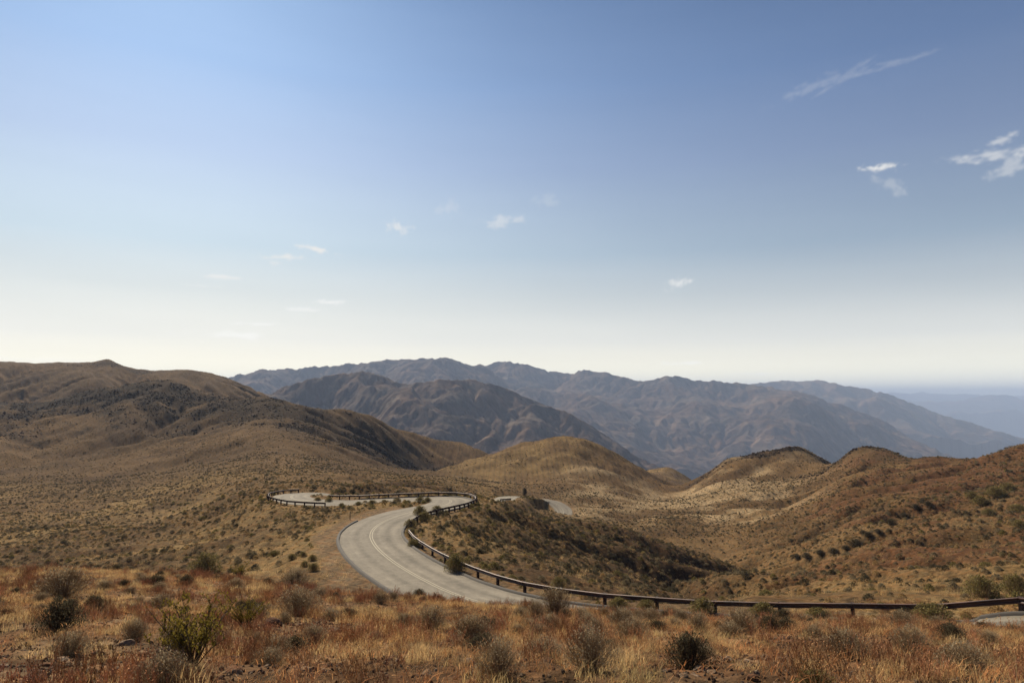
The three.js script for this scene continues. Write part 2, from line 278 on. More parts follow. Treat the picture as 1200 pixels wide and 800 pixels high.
// ------------------------------------------------------------------ ground colours by place; sun on the valley slopes is painted in
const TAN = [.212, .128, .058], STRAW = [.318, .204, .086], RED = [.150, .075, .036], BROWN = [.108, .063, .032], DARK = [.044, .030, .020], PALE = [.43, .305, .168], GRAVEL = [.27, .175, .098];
const mixc = (a, b, t) => [lerp(a[0], b[0], t), lerp(a[1], b[1], t), lerp(a[2], b[2], t)];
const rockSpots = [   // outcrops of dark rock, by place: x, depth, half width, half depth, weight
  [-390, 585, 150, 50, 1], [-300, 560, 110, 40, .8], [-180, 520, 110, 60, .8], [-60, 540, 70, 50, .9], [-110, 480, 60, 60, .5], [-480, 480, 140, 60, .7], [20, 535, 40, 14, .5], [70, 540, 80, 30, .8], [160, 415, 36, 20, .9], [200, 410, 40, 14, .9], [-540, 930, 60, 20, .6], [150, 330, 20, 12, .4], [170, 331, 20, 9, .9], [150, 413, 30, 9, 1], [178, 408, 22, 8, .9], [128, 398, 26, 10, .7], [205, 300, 40, 26, .6],
];
function soilColour(x, d) {
  const r = nearRoad(x, d), big = fbm(x / 95, d / 120, 4), mid = fbm(x / 17 + 40, d / 17, 4), fine = fbm(x / 2.3, d / 2.3 + 9, 3);
  let c = mixc(TAN, STRAW, smooth(-.25, .45, big + mid * .5));
  c = mixc(c, BROWN, .6 * smooth(.02, .38, fbm(x / 31 + 70, d / 38, 4) + .4 * fine));
  const spurU = x / d, spur = smooth(-.06, .02, spurU) * smooth(.36, .28, spurU) * smooth(52, 66, d) * smooth(168, 140, d);
  c = mixc(c, BROWN, .85 * spur * smooth(-.5, .25, mid + .25));  // spur face mixed browner than the land around it
  const rightHill = smooth(.2, .42, spurU) * smooth(56, 90, d) * smooth(420, 330, d);
  c = mixc(c, RED, rightHill * smooth(-.25, .3, mid * .7 + big * .7 + (spurU - .45) * .9));
  if (d < 40) c = mixc(c, mixc([.15, .075, .038], GRAVEL, smooth(-.2, .6, mid + fine * .8)), .85 * smooth(40, 22, d));
  const left = smooth(-.02, -.18, spurU) * smooth(265, 345, d + 40 * mid);
  c = mixc(c, BROWN, left * .8 * smooth(-.4, .3, big + mid * .6));
  if (d > 240) for (const [sx, sd, a, b, w] of rockSpots) { const q = Math.hypot((x - sx) / a, (d - sd) / b); if (q < 1.5) c = mixc(c, DARK, w * smooth(1.25, .4, q + mid * .9 + fine * .35)); }
  const sunlitValley = smooth(.04, .12, spurU) * smooth(.52, .34, spurU) * smooth(205, 250, d) * smooth(420, 390, d);
  c = mixc(c, PALE, sunlitValley * .9 * smooth(-.4, .3, mid + big));  // pale soil, lightened further to paint in the sun on these slopes
  c = mixc(c, DARK, .3 * smooth(.22, .5, fine));
  if (r) { const sh = smooth(HW + 3.8, HW + 2.2, r.dist + mid * 2.2) * (r.side > 0 && r.s > 40 && r.s < 110 ? 1 : .5); c = mixc(c, GRAVEL, sh * .9); }
  const grit = noise(x / .9 + 5, d / .9) + noise(x / 3.7, d / 3.7 + 8), v = Math.max(.35, 1 + .22 * fine + .18 * mid + .26 * grit);
  return [c[0] * v, c[1] * v, c[2] * v];
}

// ------------------------------------------------------------------ the ground sheet
{
  const rows = [.8]; const rate = (d) => d < 8 ? .016 : d < 28 ? .011 : d < 150 ? .0072 : d < 360 ? .0095 : d < 1000 ? .0075 : d < 1300 ? .03 : .09;
  while (rows[rows.length - 1] < 34000) rows.push(rows[rows.length - 1] * (1 + rate(rows[rows.length - 1])));
  const cols = []; for (let u = -1.28; u < 1.281;) { cols.push(u); u += Math.abs(u) < .82 ? .0023 : .02; }
  const nr = rows.length, nc = cols.length, P = new Float32Array(nr * nc * 3), C = new Float32Array(nr * nc * 3), T = new Float32Array(nr * nc * 2), I = new Uint32Array((nr - 1) * (nc - 1) * 6);
  let o = 0;
  for (let j = 0; j < nr; j++) for (let i = 0; i < nc; i++, o++) {
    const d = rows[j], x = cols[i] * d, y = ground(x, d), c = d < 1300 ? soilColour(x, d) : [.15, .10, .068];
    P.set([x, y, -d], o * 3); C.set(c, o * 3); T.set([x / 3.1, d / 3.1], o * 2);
  }
  o = 0; for (let j = 0; j < nr - 1; j++) for (let i = 0; i < nc - 1; i++) { const a = j * nc + i; I.set([a, a + 1, a + nc, a + 1, a + nc + 1, a + nc], o); o += 6; }
  const g = new THREE.BufferGeometry(); g.setAttribute('position', new THREE.BufferAttribute(P, 3)); g.setAttribute('color', new THREE.BufferAttribute(C, 3)); g.setAttribute('uv', new THREE.BufferAttribute(T, 2)); g.setIndex(new THREE.BufferAttribute(I, 1)); g.computeVertexNormals();
  const m = matt({ vertexColors: true, map: soilMap, bumpMap: soilBump, bumpScale: .09 });
  tag(mesh('ground', g, m), 'dry stony desert ground rolling down to hills and valley floor', 'ground', null, 'structure');
  console.log('ground', nr, nc);
}

// ------------------------------------------------------------------ mountain ranges
const ROCK = [[.085, .056, .041], [.135, .090, .063], [.19, .132, .088]];
function range(label, crests, x0, x1, d0, d1, cell, slope, opt, colours, scale) {
  const nx = Math.round((x1 - x0) / cell) + 1, nz = Math.round((d1 - d0) / cell) + 1, spec = new Float64Array(nx * nz);
  const lines = crests.map((c) => c.map(([px, py, d]) => gp(px, py, d)));
  for (let j = 0; j < nz; j++) for (let i = 0; i < nx; i++) {
    let x = x0 + i * cell, d = d0 + j * cell, best = -1e9;
    const wx = x + scale * .35 * fbm(x / scale, d / scale + 5, 3), wd = d + scale * .35 * fbm(x / scale + 9, d / scale, 3);
    for (const l of lines) for (let k = 0; k < l.length - 1; k++) {
      const a = l[k], b = l[k + 1], ex = b[0] - a[0], ed = b[2] - a[2], t = clamp(((wx - a[0]) * ex + (wd - a[2]) * ed) / (ex * ex + ed * ed), 0, 1);
      const q = Math.hypot(wx - a[0] - ex * t, wd - a[2] - ed * t), hh = lerp(a[1], b[1], t) - slope * q * (1 - .18 * smooth(0, 3000, q)); if (hh > best) best = hh;
    }
    spec[j * nx + i] = Math.max(best, valley(d) - 60) + scale * .10 * fbm(x / scale * 1.3, d / scale * 1.3, 6, .56);
  }
  const h = carve(nx, nz, spec, opt);
  for (let j = 3; j < nz - 3; j++) for (let i = 3; i < nx - 3; i++) { const x = x0 + i * cell, d = d0 + j * cell, w = fbm(x / scale * 3, d / scale * 3, 2); let a = scale * .013, f = 12 / scale, q = 0; for (let k = 0; k < 4; k++) { q += a * (ridged(x * f + w + k * 7, d * f * .8 + w) - .5); a *= .52; f *= 2.05; } h[j * nx + i] += q; }
  // bring the skyline back to the surveyed one where water has lowered it
  const B = 240, u0 = x0 / d0 < 0 ? -1.1 : 0, u1 = 1.1, top = new Float64Array(B).fill(-9), want = new Float64Array(B).fill(-9), bin = (u) => clamp(Math.round((u - u0) / (u1 - u0) * (B - 1)), 0, B - 1);
  for (let j = 2; j < nz - 2; j++) for (let i = 0; i < nx; i++) { const d = d0 + j * cell, b = bin((x0 + i * cell) / d), e = h[j * nx + i] / d; if (e > top[b]) top[b] = e; }
  for (const l of lines) for (let k = 0; k < l.length - 1; k++) for (let t = 0; t <= 1; t += .02) { const d = lerp(l[k][2], l[k + 1][2], t), b = bin(lerp(l[k][0], l[k + 1][0], t) / d), e = lerp(l[k][1], l[k + 1][1], t) / d; if (e > want[b]) want[b] = e; }
  let dif = new Float64Array(B), known = []; for (let b = 0; b < B; b++) if (want[b] > -8 && top[b] > -8) known.push(b);
  for (let b = 0; b < B; b++) { const k = known.reduce((m, q) => Math.abs(q - b) < Math.abs(m - b) ? q : m, known[0]); dif[b] = clamp(want[k] - top[k], -.05, .05); }
  for (let s = 0; s < 3; s++) { const c = dif.slice(); for (let b = 1; b < B - 1; b++) dif[b] = (c[b - 1] + c[b] * 2 + c[b + 1]) / 4; }
  const P = new Float32Array(nx * nz * 3), C = new Float32Array(nx * nz * 3), T = new Float32Array(nx * nz * 2), I = [];
  for (let j = 0; j < nz; j++) for (let i = 0; i < nx; i++) {
    const o = j * nx + i, x = x0 + i * cell, d = d0 + j * cell, f = clamp(((x / d) - u0) / (u1 - u0) * (B - 1), 0, B - 1.001), b = f | 0, e = Math.min(i, j, nx - 1 - i, nz - 1 - j);
    P.set([x, e < 3 ? Math.min(h[o], valley(d) - 40) : h[o] + lerp(dif[b], dif[b + 1], f - b) * d, -d], o * 3);
    const n1 = fbm(x / scale * 1.7, d / scale * 1.7 + h[o] / scale * 2, 5, .6), n2 = fbm(x / scale * 9, d / scale * 5, 3);
    let c = n1 < 0 ? mixc(colours[1], colours[0], smooth(.05, -.4, n1 + n2 * .5) * .7) : mixc(colours[1], colours[2], smooth(0, .42, n1 + n2 * .5) * .75);
    const v = 1 + .2 * n2; C.set([c[0] * v, c[1] * v, c[2] * v], o * 3); T.set([x / (scale * .6), d / (scale * .6)], o * 2);
  }
  for (let j = 0; j < nz - 1; j++) for (let i = 0; i < nx - 1; i++) { const a = j * nx + i; I.push(a, a + 1, a + nx, a + 1, a + nx + 1, a + nx); }
  const g = new THREE.BufferGeometry(); g.setAttribute('position', new THREE.BufferAttribute(P, 3)); g.setAttribute('color', new THREE.BufferAttribute(C, 3)); g.setAttribute('uv', new THREE.BufferAttribute(T, 2)); g.setIndex(I); g.computeVertexNormals();
  tag(mesh('mountains', g, matt({ vertexColors: true, map: rockMap, bumpMap: rockBump, bumpScale: cell * .9 })), label, 'mountains', null, 'structure');
  console.log(label, nx, nz);
}
range('brown ridged mountain rising behind the near hills', [
  [[250, 490, 2900], [320, 457, 2850], [343, 450, 2850], [383, 440, 2880], [423, 434.5, 2950], [450, 440, 2950], [473, 449, 2980], [490, 450, 3000], [513, 445, 3000], [547, 444, 3000], [577, 450, 2980], [600, 458, 2960], [633, 472, 2900], [667, 484, 2800], [700, 504, 2700], [730, 525, 2620], [760, 545, 2550]],
  [[423, 436, 2930], [470, 462, 2700], [520, 487, 2500], [560, 510, 2350]], [[547, 446, 2980], [600, 482, 2720], [640, 512, 2550]], [[383, 442, 2880], [380, 470, 2650]],
], -1500, 900, 1800, 3700, 7.5, .46, { iters: 30, K: .05, relax: .10, rough: 9, seed: 21, soften: 0 }, ROCK, 520);
range('long blue grey mountain range crossing behind the brown ridge', [
  [[230, 450, 5900], [285, 438, 5800], [310, 432, 5800], [345, 432, 5850], [400, 427, 5900], [430, 424, 5950], [470, 420, 6000], [500, 420, 6000], [520, 419, 6000], [535, 422, 6000], [555, 430, 6000], [600, 441, 5900], [650, 452, 5700], [700, 470, 5400]],
  [[545, 430, 7000], [562, 424.5, 7000], [590, 423, 7000], [612, 427, 7000], [632, 430, 7000], [655, 439, 6900], [672, 435, 6800], [690, 433, 6700], [710, 437, 6600], [735, 443, 6500], [760, 446, 6450], [790, 440, 6400], [820, 445, 6400], [846, 446.5, 6350], [875, 450, 6300], [917, 454.5, 6200], [950, 462, 6100], [983, 475, 6000], [1017, 485, 5950], [1046, 500, 5900], [1075, 517, 5800], [1105, 530, 5700], [1160, 560, 5600]],
  [[790, 442, 6380], [800, 470, 5700], [790, 500, 5100], [800, 530, 4600]], [[690, 436, 6680], [700, 470, 5900], [720, 505, 5200], [745, 535, 4600]], [[917, 456, 6180], [920, 490, 5600], [900, 520, 5100]], [[846, 450, 6330], [860, 480, 5700], [850, 515, 5000]],
], -3800, 5000, 3900, 7700, 13, .36, { iters: 30, K: .045, relax: .10, rough: 18, seed: 33, soften: 0 }, ROCK, 1100);
range('pale blue mountain ridge sloping down to the valley', [
  [[860, 452, 9600], [879, 450, 9500], [921, 445.5, 9400], [940, 447, 9400], [958, 445, 9300], [992, 452, 9200], [1017, 456, 9100], [1042, 462, 9000], [1075, 475, 8900], [1100, 485, 8800], [1133, 494, 8700], [1158, 502, 8650], [1200, 514, 8600], [1260, 532, 8500], [1330, 560, 8400]],
  [[958, 447, 9280], [985, 470, 8700], [1000, 500, 8100]],
], 2200, 9000, 7300, 10600, 26, .36, { iters: 30, K: .045, relax: .10, rough: 22, seed: 43, soften: 0 }, ROCK, 1500);
range('faint mountains on the far side of the valley', [
  [[520, 470, 27000], [600, 466, 27000], [860, 462, 27000], [1000, 460, 27000], [1060, 460, 27000], [1100, 461, 27000], [1150, 462, 27000], [1200, 463, 27000], [1350, 462, 27000], [1600, 462, 27000]],
  [[1040, 470, 20000], [1085, 466.5, 20000], [1130, 467, 20000], [1180, 468, 20000], [1240, 467, 20000], [1400, 466, 20000]],
], -4000, 34000, 17000, 30000, 110, .30, { iters: 16, K: .06, relax: .1, rough: 20, seed: 53, soften: 0 }, ROCK, 3600);

// ------------------------------------------------------------------ road, kerbs and paint
function ribbon(from, to, a, b, lift, crown = 0, seg = 6, wobble = 0) {
  const P = [], T = [], I = [], n = seg + 1; let k = 0;
  const i0 = Math.max(0, Math.round(from / roadLen * RN)), i1 = Math.min(RN, Math.round(to / roadLen * RN));
  for (let i = i0; i <= i1; i++, k++) {
    const p = roadS[i], wa = wobble * noise(p.s / 2.1, a), wb = wobble * noise(p.s / 2.3, b + 7);
    for (let j = 0; j < n; j++) { const o = lerp(a + wa, b + wb, j / seg); P.push(p.x + p.nx * o, p.y + lift - crown * o * o, -(p.d + p.nd * o)); T.push(p.s / 13, (o + HW) / (2 * HW)); }
    if (k) for (let j = 0; j < seg; j++) { const q = (k - 1) * n + j; I.push(q, q + 1, q + n, q + 1, q + n + 1, q + n); }
  }
  const g = new THREE.BufferGeometry(); g.setAttribute('position', new THREE.Float32BufferAttribute(P, 3)); g.setAttribute('uv', new THREE.Float32BufferAttribute(T, 2)); g.setIndex(I); g.computeVertexNormals(); return g;
}
function strip(from, to, at, profile, wobble = 0) {      // a profile [[out, up] ...] run along the road at a given offset
  const P = [], I = [], n = profile.length; let k = 0;
  const i0 = Math.max(0, Math.round(from / roadLen * RN)), i1 = Math.min(RN, Math.round(to / roadLen * RN));
  for (let i = i0; i <= i1; i++, k++) {
    const p = roadS[i], w = wobble * noise(p.s / 1.3, at), v = wobble * .5 * noise(p.s / .9, at + 3);
    for (const [o, u] of profile) { const q = at + o + w * Math.sign(at); P.push(p.x + p.nx * q, p.y + u + (u > .05 ? v : 0), -(p.d + p.nd * q)); }
    if (k) for (let j = 0; j < n - 1; j++) { const q = (k - 1) * n + j; I.push(q, q + 1, q + n, q + 1, q + n + 1, q + n); }
  }
  const g = new THREE.BufferGeometry(); g.setAttribute('position', new THREE.Float32BufferAttribute(P, 3)); g.setIndex(I); g.computeVertexNormals(); return g;
}
const asphaltA = tileFbm(512, 16, 5, 401, .8), asphaltB = tileFbm(512, 3, 4, 431, .6), streak = tileNoise(512, 24, 77);
const crack = new Float32Array(512 * 512);
{ const r = rng(4242); for (let k = 0; k < 26; k++) { let x = r() * 512, y = r() * 512, a = r() < .5 ? (r() - .5) * .5 : 1.57 + (r() - .5) * .6; for (let q = 0; q < 60 + 200 * r(); q++) { a += (r() - .5) * .55; x += Math.cos(a); y += Math.sin(a) * 1.6; crack[(((y | 0) % 512 + 512) % 512) * 512 + (((x | 0) % 512) + 512) % 512] = 1; } } }
const asphaltMap = texture(512, (i) => {
  const y = ((i / 512) | 0) / 512, x = i % 512, lane = y * 2 % 1, wheel = Math.exp(-(((lane - .28) / .1) ** 2)) + Math.exp(-(((lane - .72) / .1) ** 2));
  const v = .66 + (asphaltA[i] - .5) * .22 + (asphaltB[i] - .5) * .16 + (streak[((i / 512) | 0) * 512 + 9] - .5) * .06 + .05 * wheel - .03 * Math.exp(-(((lane - .5) / .08) ** 2)) - .16 * crack[i] + (x < 0 ? 0 : 0);
  return [v * 1.012, v * .985, v * .93];
}, true);
const asphalt = new THREE.MeshPhysicalMaterial({ map: asphaltMap, color: lin([.36, .335, .295]), roughness: .9, specularIntensity: .35 });
const road = tag(mesh('road', ribbon(0, roadLen, -HW, HW, 0, .004, 8, .10), asphalt), 'weathered grey asphalt road winding downhill through hairpin bends', 'road', null, 'structure');
const yellow = new THREE.MeshStandardMaterial({ color: lin([.27, .235, .16]), roughness: .8 });
for (const o of [-.13, .13]) mesh('centre_line', ribbon(0, roadLen, o - .042, o + .042, .006, 0, 1, .012), yellow, road);
const tar = new THREE.MeshStandardMaterial({ color: lin([.05, .043, .036]), roughness: .92 });
const kerbShape = [[-.20, -.12], [-.16, .03], [-.08, .10], [.06, .105], [.15, .03], [.24, -.14]];
const sAt = (px, py, d) => nearRoad(...((p) => [p[0], p[2]])(gp(px, py, d))).s;
const loopS = sAt(340, 590, 126), hairS = sAt(386, 590, 126), midS = sAt(415, 612, 86);
// which side of the centre line the guardrail stands on
const railSide = Math.sign(nearRoad(railMain[6][0], railMain[6][2]).side);
tag(mesh('asphalt_kerb', strip(0, midS + 6, -railSide * (HW + .18), kerbShape, .05), tar), 'dark asphalt kerb along the uphill edge of the road', 'kerb', null, 'structure');
tag(mesh('asphalt_kerb', strip(0, hairS - 4, railSide * (HW + .16), kerbShape, .05), tar), 'dark asphalt kerb at the foot of the guardrail', 'kerb', null, 'structure');

// ------------------------------------------------------------------ guardrails
const rustA = tileFbm(256, 6, 6, 501, .7);
const rustMap = texture(256, (i) => { const t = rustA[i]; return [.245 + (t - .5) * .42, .15 + (t - .5) * .28, .115 + (t - .5) * .2]; }, true);
const rust = new THREE.MeshStandardMaterial({ map: rustMap, roughness: .62, metalness: .15 });
const postMat = new THREE.MeshStandardMaterial({ map: rustMap, color: lin([.55, .5, .46]), roughness: .85 });
function guardrail(label, p, spacing, seen = [0, 1]) {
  const root = new THREE.Group(); root.name = numbered('guardrail'); scene.add(root); tag(root, label, 'guardrail');
  const c = curveOf(p), L = c.getLength(), n = Math.round(L / spacing), pose = [];
  for (let i = 0; i <= n * 2; i++) { const q = c.getPointAt(i / n / 2), t = c.getTangentAt(i / n / 2), l = Math.hypot(t.x, t.z); pose.push({ q, rx: -t.z / l, rz: t.x / l, t }); }
  const o0 = pose[0].q; root.position.copy(o0);
  // W profile: [out towards the road, up]
  const W = [[.0, .42], [.075, .445], [.075, .49], [.005, .545], [.005, .60], [.075, .655], [.075, .695], [.0, .72]], prof = [...W, ...W.slice().reverse().map(([a, b]) => [a - .012, b])];
  const side = railSideOf(p);
  const at = (s, o, u) => { const a = pose[s]; const gy = roadYAt(a.q); return [a.q.x + a.rx * o * side - o0.x, gy + u - o0.y, a.q.z + a.rz * o * side - o0.z]; };
  const per = Math.max(1, Math.round(3.81 / spacing)) * 2;
  for (let s = 0; s < n * 2; s += per) {
    const P = [], T = [], I = [], e = Math.min(s + per, n * 2), m = prof.length; let k = 0;
    for (let q = s; q <= e; q += Math.max(1, e - s), k++) {
      prof.forEach(([o, u], j) => { P.push(...at(q, o + .02 + (s / per % 2) * .013, u)); T.push(q * .3, j / m); });
      if (k) for (let j = 0; j < m; j++) { const a = (k - 1) * m + j, b = (k - 1) * m + (j + 1) % m; I.push(a, b, a + m, b, b + m, a + m); }
    }
    for (let j = 1; j < m - 1; j++) { I.push(0, j, j + 1); const f = (k - 1) * m; I.push(f, f + j + 1, f + j); }
    let g = new THREE.BufferGeometry(); g.setAttribute('position', new THREE.Float32BufferAttribute(P, 3)); g.setAttribute('uv', new THREE.Float32BufferAttribute(T, 2)); g.setIndex(I); g = g.toNonIndexed(); g.computeVertexNormals();
    mesh('rail', g, rust, root);
  }
  for (let i = 0; i <= n; i++) {
    const [x, y, z] = at(i * 2, -.14, 0), b = new THREE.BoxGeometry(.17, 1.55, .2); b.translate(0, -.07, 0);
    const blk = new THREE.BoxGeometry(.12, .34, .15); blk.translate(0, .58, -side * 0 + 0);
    const a = pose[i * 2], yaw = Math.atan2(a.rx, a.rz);
    const post = mesh('post', b, postMat, root); post.position.set(x, y, z); post.rotation.y = yaw;
    const spacer = mesh('spacer', new THREE.BoxGeometry(.13, .33, .12), postMat, post); spacer.position.set(0, .575, side * .105 * 1);
  }
  return root;
}
const roadYAt = (q) => { const r = nearRoad(q.x, -q.z); return r && r.dist < 8 ? r.y : q.y; };
function railSideOf(p) { const m = p[Math.floor(p.length / 2)], c = curveOf(p), t = c.getTangentAt(.5), q = c.getPointAt(.5), l = Math.hypot(t.x, t.z); const a = nearRoad(q.x - t.z / l, -(q.z + t.x / l)), b = nearRoad(q.x + t.z / l, -(q.z - t.x / l)); return (a ? a.dist : 9) < (b ? b.dist : 9) ? 1 : -1; }
const cut = (p, a, b) => { const c = curveOf(p), n = 40, out = []; for (let i = 0; i <= n; i++) { const q = c.getPointAt(lerp(a, b, i / n)); out.push([q.x, q.y, -q.z]); } return out; };
const fracAt = (px, py, d) => { const c = curveOf(railMain), w = gp(px, py, d); let best = 1e9, f = 0; for (let i = 0; i <= 400; i++) { const q = c.getPointAt(i / 400), e = (q.x - w[0]) ** 2 + (q.z + w[2]) ** 2; if (e < best) { best = e; f = i / 400; } } return f; };
const fTurn = fracAt(480, 626, 82);
guardrail('long rust brown steel guardrail beside the road in front of the brown slope', cut(railMain, 0, fTurn), 3.81);
guardrail('rust brown guardrail on tall posts curving round the hairpin bend', cut(railMain, fTurn + .045, 1), 1.905);
guardrail('rust brown guardrail looping round the far end of the road switchback', railLoop, 1.905);
{ const i0 = roadS.findIndex((p) => p.d > 186 && p.s > loopS), seg = []; for (let k = 0; k < 26; k += 5) { const p = roadS[i0 + k]; seg.push([p.x - p.nx * 4.3 * 0 + 4.3 * .95, p.y, p.d - 1]); } guardrail('short dark guardrail beside the road below the hairpin', seg, 1.905); }
console.log('rails done');

// ------------------------------------------------------------------ plants
const leafy = (c, t = .3) => new THREE.MeshPhysicalMaterial({ color: lin(c), vertexColors: true, roughness: 1, transmission: t, thickness: 0, side: THREE.DoubleSide, specularIntensity: .08 });
class Soup {
  constructor() { this.p = []; this.c = []; this.i = []; }
  tri(a, b, c, col) { const o = this.p.length / 3; this.p.push(...a, ...b, ...c); for (let k = 0; k < 3; k++) this.c.push(...col); this.i.push(o, o + 1, o + 2); }
  quad(a, b, c, d, col) { const o = this.p.length / 3; this.p.push(...a, ...b, ...c, ...d); for (let k = 0; k < 4; k++) this.c.push(...col); this.i.push(o, o + 1, o + 2, o, o + 2, o + 3); }
  stem(path, r0, r1, col) {                             // a thin three-sided tube
    const n = path.length, o = this.p.length / 3;
    path.forEach((q, k) => { const r = lerp(r0, r1, k / (n - 1)); for (let j = 0; j < 3; j++) { const a = j * 2.0944 + k * .3; this.p.push(q[0] + Math.cos(a) * r, q[1], q[2] + Math.sin(a) * r); this.c.push(...col); } });
    for (let k = 0; k < n - 1; k++) for (let j = 0; j < 3; j++) { const a = o + k * 3 + j, b = o + k * 3 + (j + 1) % 3; this.i.push(a, b, a + 3, b, b + 3, a + 3); }
  }
  leaf(q, s, r, col) { const a = r() * 6.283, b = (r() - .5) * 2.6, ux = Math.cos(a), uz = Math.sin(a), cy = Math.cos(b), sy = Math.sin(b); this.quad([q[0] - ux * s * .32, q[1], q[2] - uz * s * .32], [q[0] - uz * sy * s * .5, q[1] + cy * s * .55, q[2] + ux * sy * s * .5], [q[0] + ux * s * .32, q[1] + .1 * s, q[2] + uz * s * .32], [q[0] + uz * sy * s * .5, q[1] - cy * s * .55, q[2] - ux * sy * s * .5], col); }
  build() { const g = new THREE.BufferGeometry(); g.setAttribute('position', new THREE.Float32BufferAttribute(this.p, 3)); g.setAttribute('color', new THREE.Float32BufferAttribute(this.c, 3)); g.setIndex(this.i); g.computeVertexNormals(); return g; }
}
const tone = (r, v = .35) => { const k = 1 + (r() - .5) * 2 * v, w = (r() - .5) * .16; return [k * (1 + w), k, k * (1 - w)]; };
// a rounded shrub one metre wide: many forked twigs from the root to a lumpy dome, fine leaves near their ends
function shrub(seed, { twigs, leaves, size, tall, open = .25, low = .1, thick = .006 }) {
  const r = rng(seed), S = new Soup(), F = new Soup(), lump = (a, b) => 1 + .32 * noise(Math.cos(a) * 1.6 + seed * 3.1, Math.sin(a) * 1.6 + b * 2.2);
  for (let k = 0; k < twigs; k++) {
    const a = r() * 6.283, up = Math.pow(r(), .75), el = lerp(low, 1.45, up), R = .5 * lump(a, el) * (.82 + .25 * r()), ex = Math.cos(a) * Math.cos(el) * R, ez = Math.sin(a) * Math.cos(el) * R, ey = Math.max(.03, Math.sin(el) * R * 2 * tall);
    const bend = .12 * (r() - .5), path = []; for (let q = 0; q <= 3; q++) { const t = q / 3; path.push([ex * Math.pow(t, .85) + bend * t * (1 - t) + .03 * Math.cos(a), ey * Math.pow(t, 1.15), ez * Math.pow(t, .85) - bend * t * (1 - t) + .03 * Math.sin(a)]); }
    S.stem(path, thick, thick * .35, tone(r, .3));
    for (let f = 0; f < 2; f++) { const t = .45 + r() * .4, b = path[2], l = .16 * (.5 + r()), th = a + (r() - .5) * 2.4; S.stem([[ex * t, ey * t, ez * t], [ex * t + Math.cos(th) * l * .6, ey * t + l * .55, ez * t + Math.sin(th) * l * .6], [ex * t + Math.cos(th) * l, ey * t + l * 1.1, ez * t + Math.sin(th) * l]], thick * .6, thick * .25, tone(r, .3)); }
  }
  for (let k = 0; k < leaves; k++) {
    const a = r() * 6.283, el = lerp(low * .7, 1.5, Math.pow(r(), .8)), t = 1 - open * Math.pow(r(), 1.6) * 1.8, R = .5 * lump(a, el) * clamp(t, .2, 1.04);
    F.leaf([Math.cos(a) * Math.cos(el) * R, .01 + Math.sin(el) * R * 2 * tall, Math.sin(a) * Math.cos(el) * R], size * (.6 + .8 * r()), r, tone(r, .38));
  }
  return [S.build(), F.build()];
}
const M = {
  twig: matt({ color: lin([.22, .152, .09]), vertexColors: true }),
  twigDark: matt({ color: lin([.07, .052, .037]), vertexColors: true }),
  twigRed: matt({ color: lin([.345, .18, .092]), vertexColors: true }),
  grey: leafy([.32, .255, .158]), dark: leafy([.096, .080, .046]), olive: leafy([.19, .155, .058]), yellow: leafy([.185, .14, .026], .4), straw: leafy([.50, .352, .178], .45), litter: leafy([.40, .235, .11], .35), strawFar: leafy([.35, .235, .105], .3), sage: leafy([.215, .172, .10]),
};
const proto = {
  grey: [1, 2, 3, 4].map((s) => shrub(s * 11, { twigs: 230, leaves: 2200, size: .026, tall: .62, open: .45, thick: .0045 })),
  dark: [1, 2, 3].map((s) => shrub(s * 17, { twigs: 150, leaves: 2800, size: .034, tall: .58, open: .35, thick: .006 })),
  olive: [1, 2, 3].map((s) => shrub(s * 23, { twigs: 110, leaves: 2400, size: .045, tall: .62, open: .3 })),
  straw: [1, 2, 3].map((s) => shrub(s * 29, { twigs: 160, leaves: 500, size: .04, tall: .5, open: .5, thick: .005 })),
};
function creosote(seed) {                               // a few bare arching stems that fan out, small yellow-green leaves on their upper halves
  const r = rng(seed), S = new Soup(), F = new Soup();
  for (let k = 0; k < 26; k++) {
    const a = r() * 6.283, lean = .35 + .95 * r(), L = .5 + .42 * r(), path = [];
    for (let q = 0; q <= 5; q++) { const t = q / 5, o = lean * .62 * Math.pow(t, 1.25) * L; path.push([Math.cos(a) * o + .025 * noise(q * .9, k), L * (t - .18 * lean * t * t) * .86, Math.sin(a) * o + .025 * noise(q * .9, k + 40)]); }
    S.stem(path, .011, .004, tone(r, .25));
    for (let b = 0; b < 9; b++) {
      const t = .38 + .6 * r(), i = Math.min(4, (t * 5) | 0), q = path[i].map((v, n) => lerp(v, path[i + 1][n], t * 5 - i)), th = r() * 6.283, l = .07 + .15 * r(), e = [q[0] + Math.cos(th) * l * .7, q[1] + l * .75, q[2] + Math.sin(th) * l * .7];
      S.stem([q, [(q[0] + e[0]) / 2 + .01, (q[1] + e[1]) / 2, (q[2] + e[2]) / 2], e], .004, .002, tone(r, .25));
      for (let f = 0; f < 13; f++) { const w = .25 + .8 * r(); F.leaf([lerp(q[0], e[0], w) + (r() - .5) * .035, lerp(q[1], e[1], w) + (r() - .5) * .035, lerp(q[2], e[2], w) + (r() - .5) * .035], .024 * (.6 + .8 * r()), r, tone(r, .35)); }
    }
  }
  return [S.build(), F.build()];
}
proto.yellow = [1, 2, 3].map((s) => creosote(s * 31 + 4));
const nameOf = { grey: 'grey_shrub', dark: 'dark_shrub', olive: 'green_shrub', straw: 'straw_bush', yellow: 'creosote_bush', sage: 'sage_shrub' };
const twigOf = { grey: M.twig, dark: M.twigDark, olive: M.twig, straw: M.twig, yellow: M.twigDark };
const pick = rng(99), planted = [];
const counts = {};
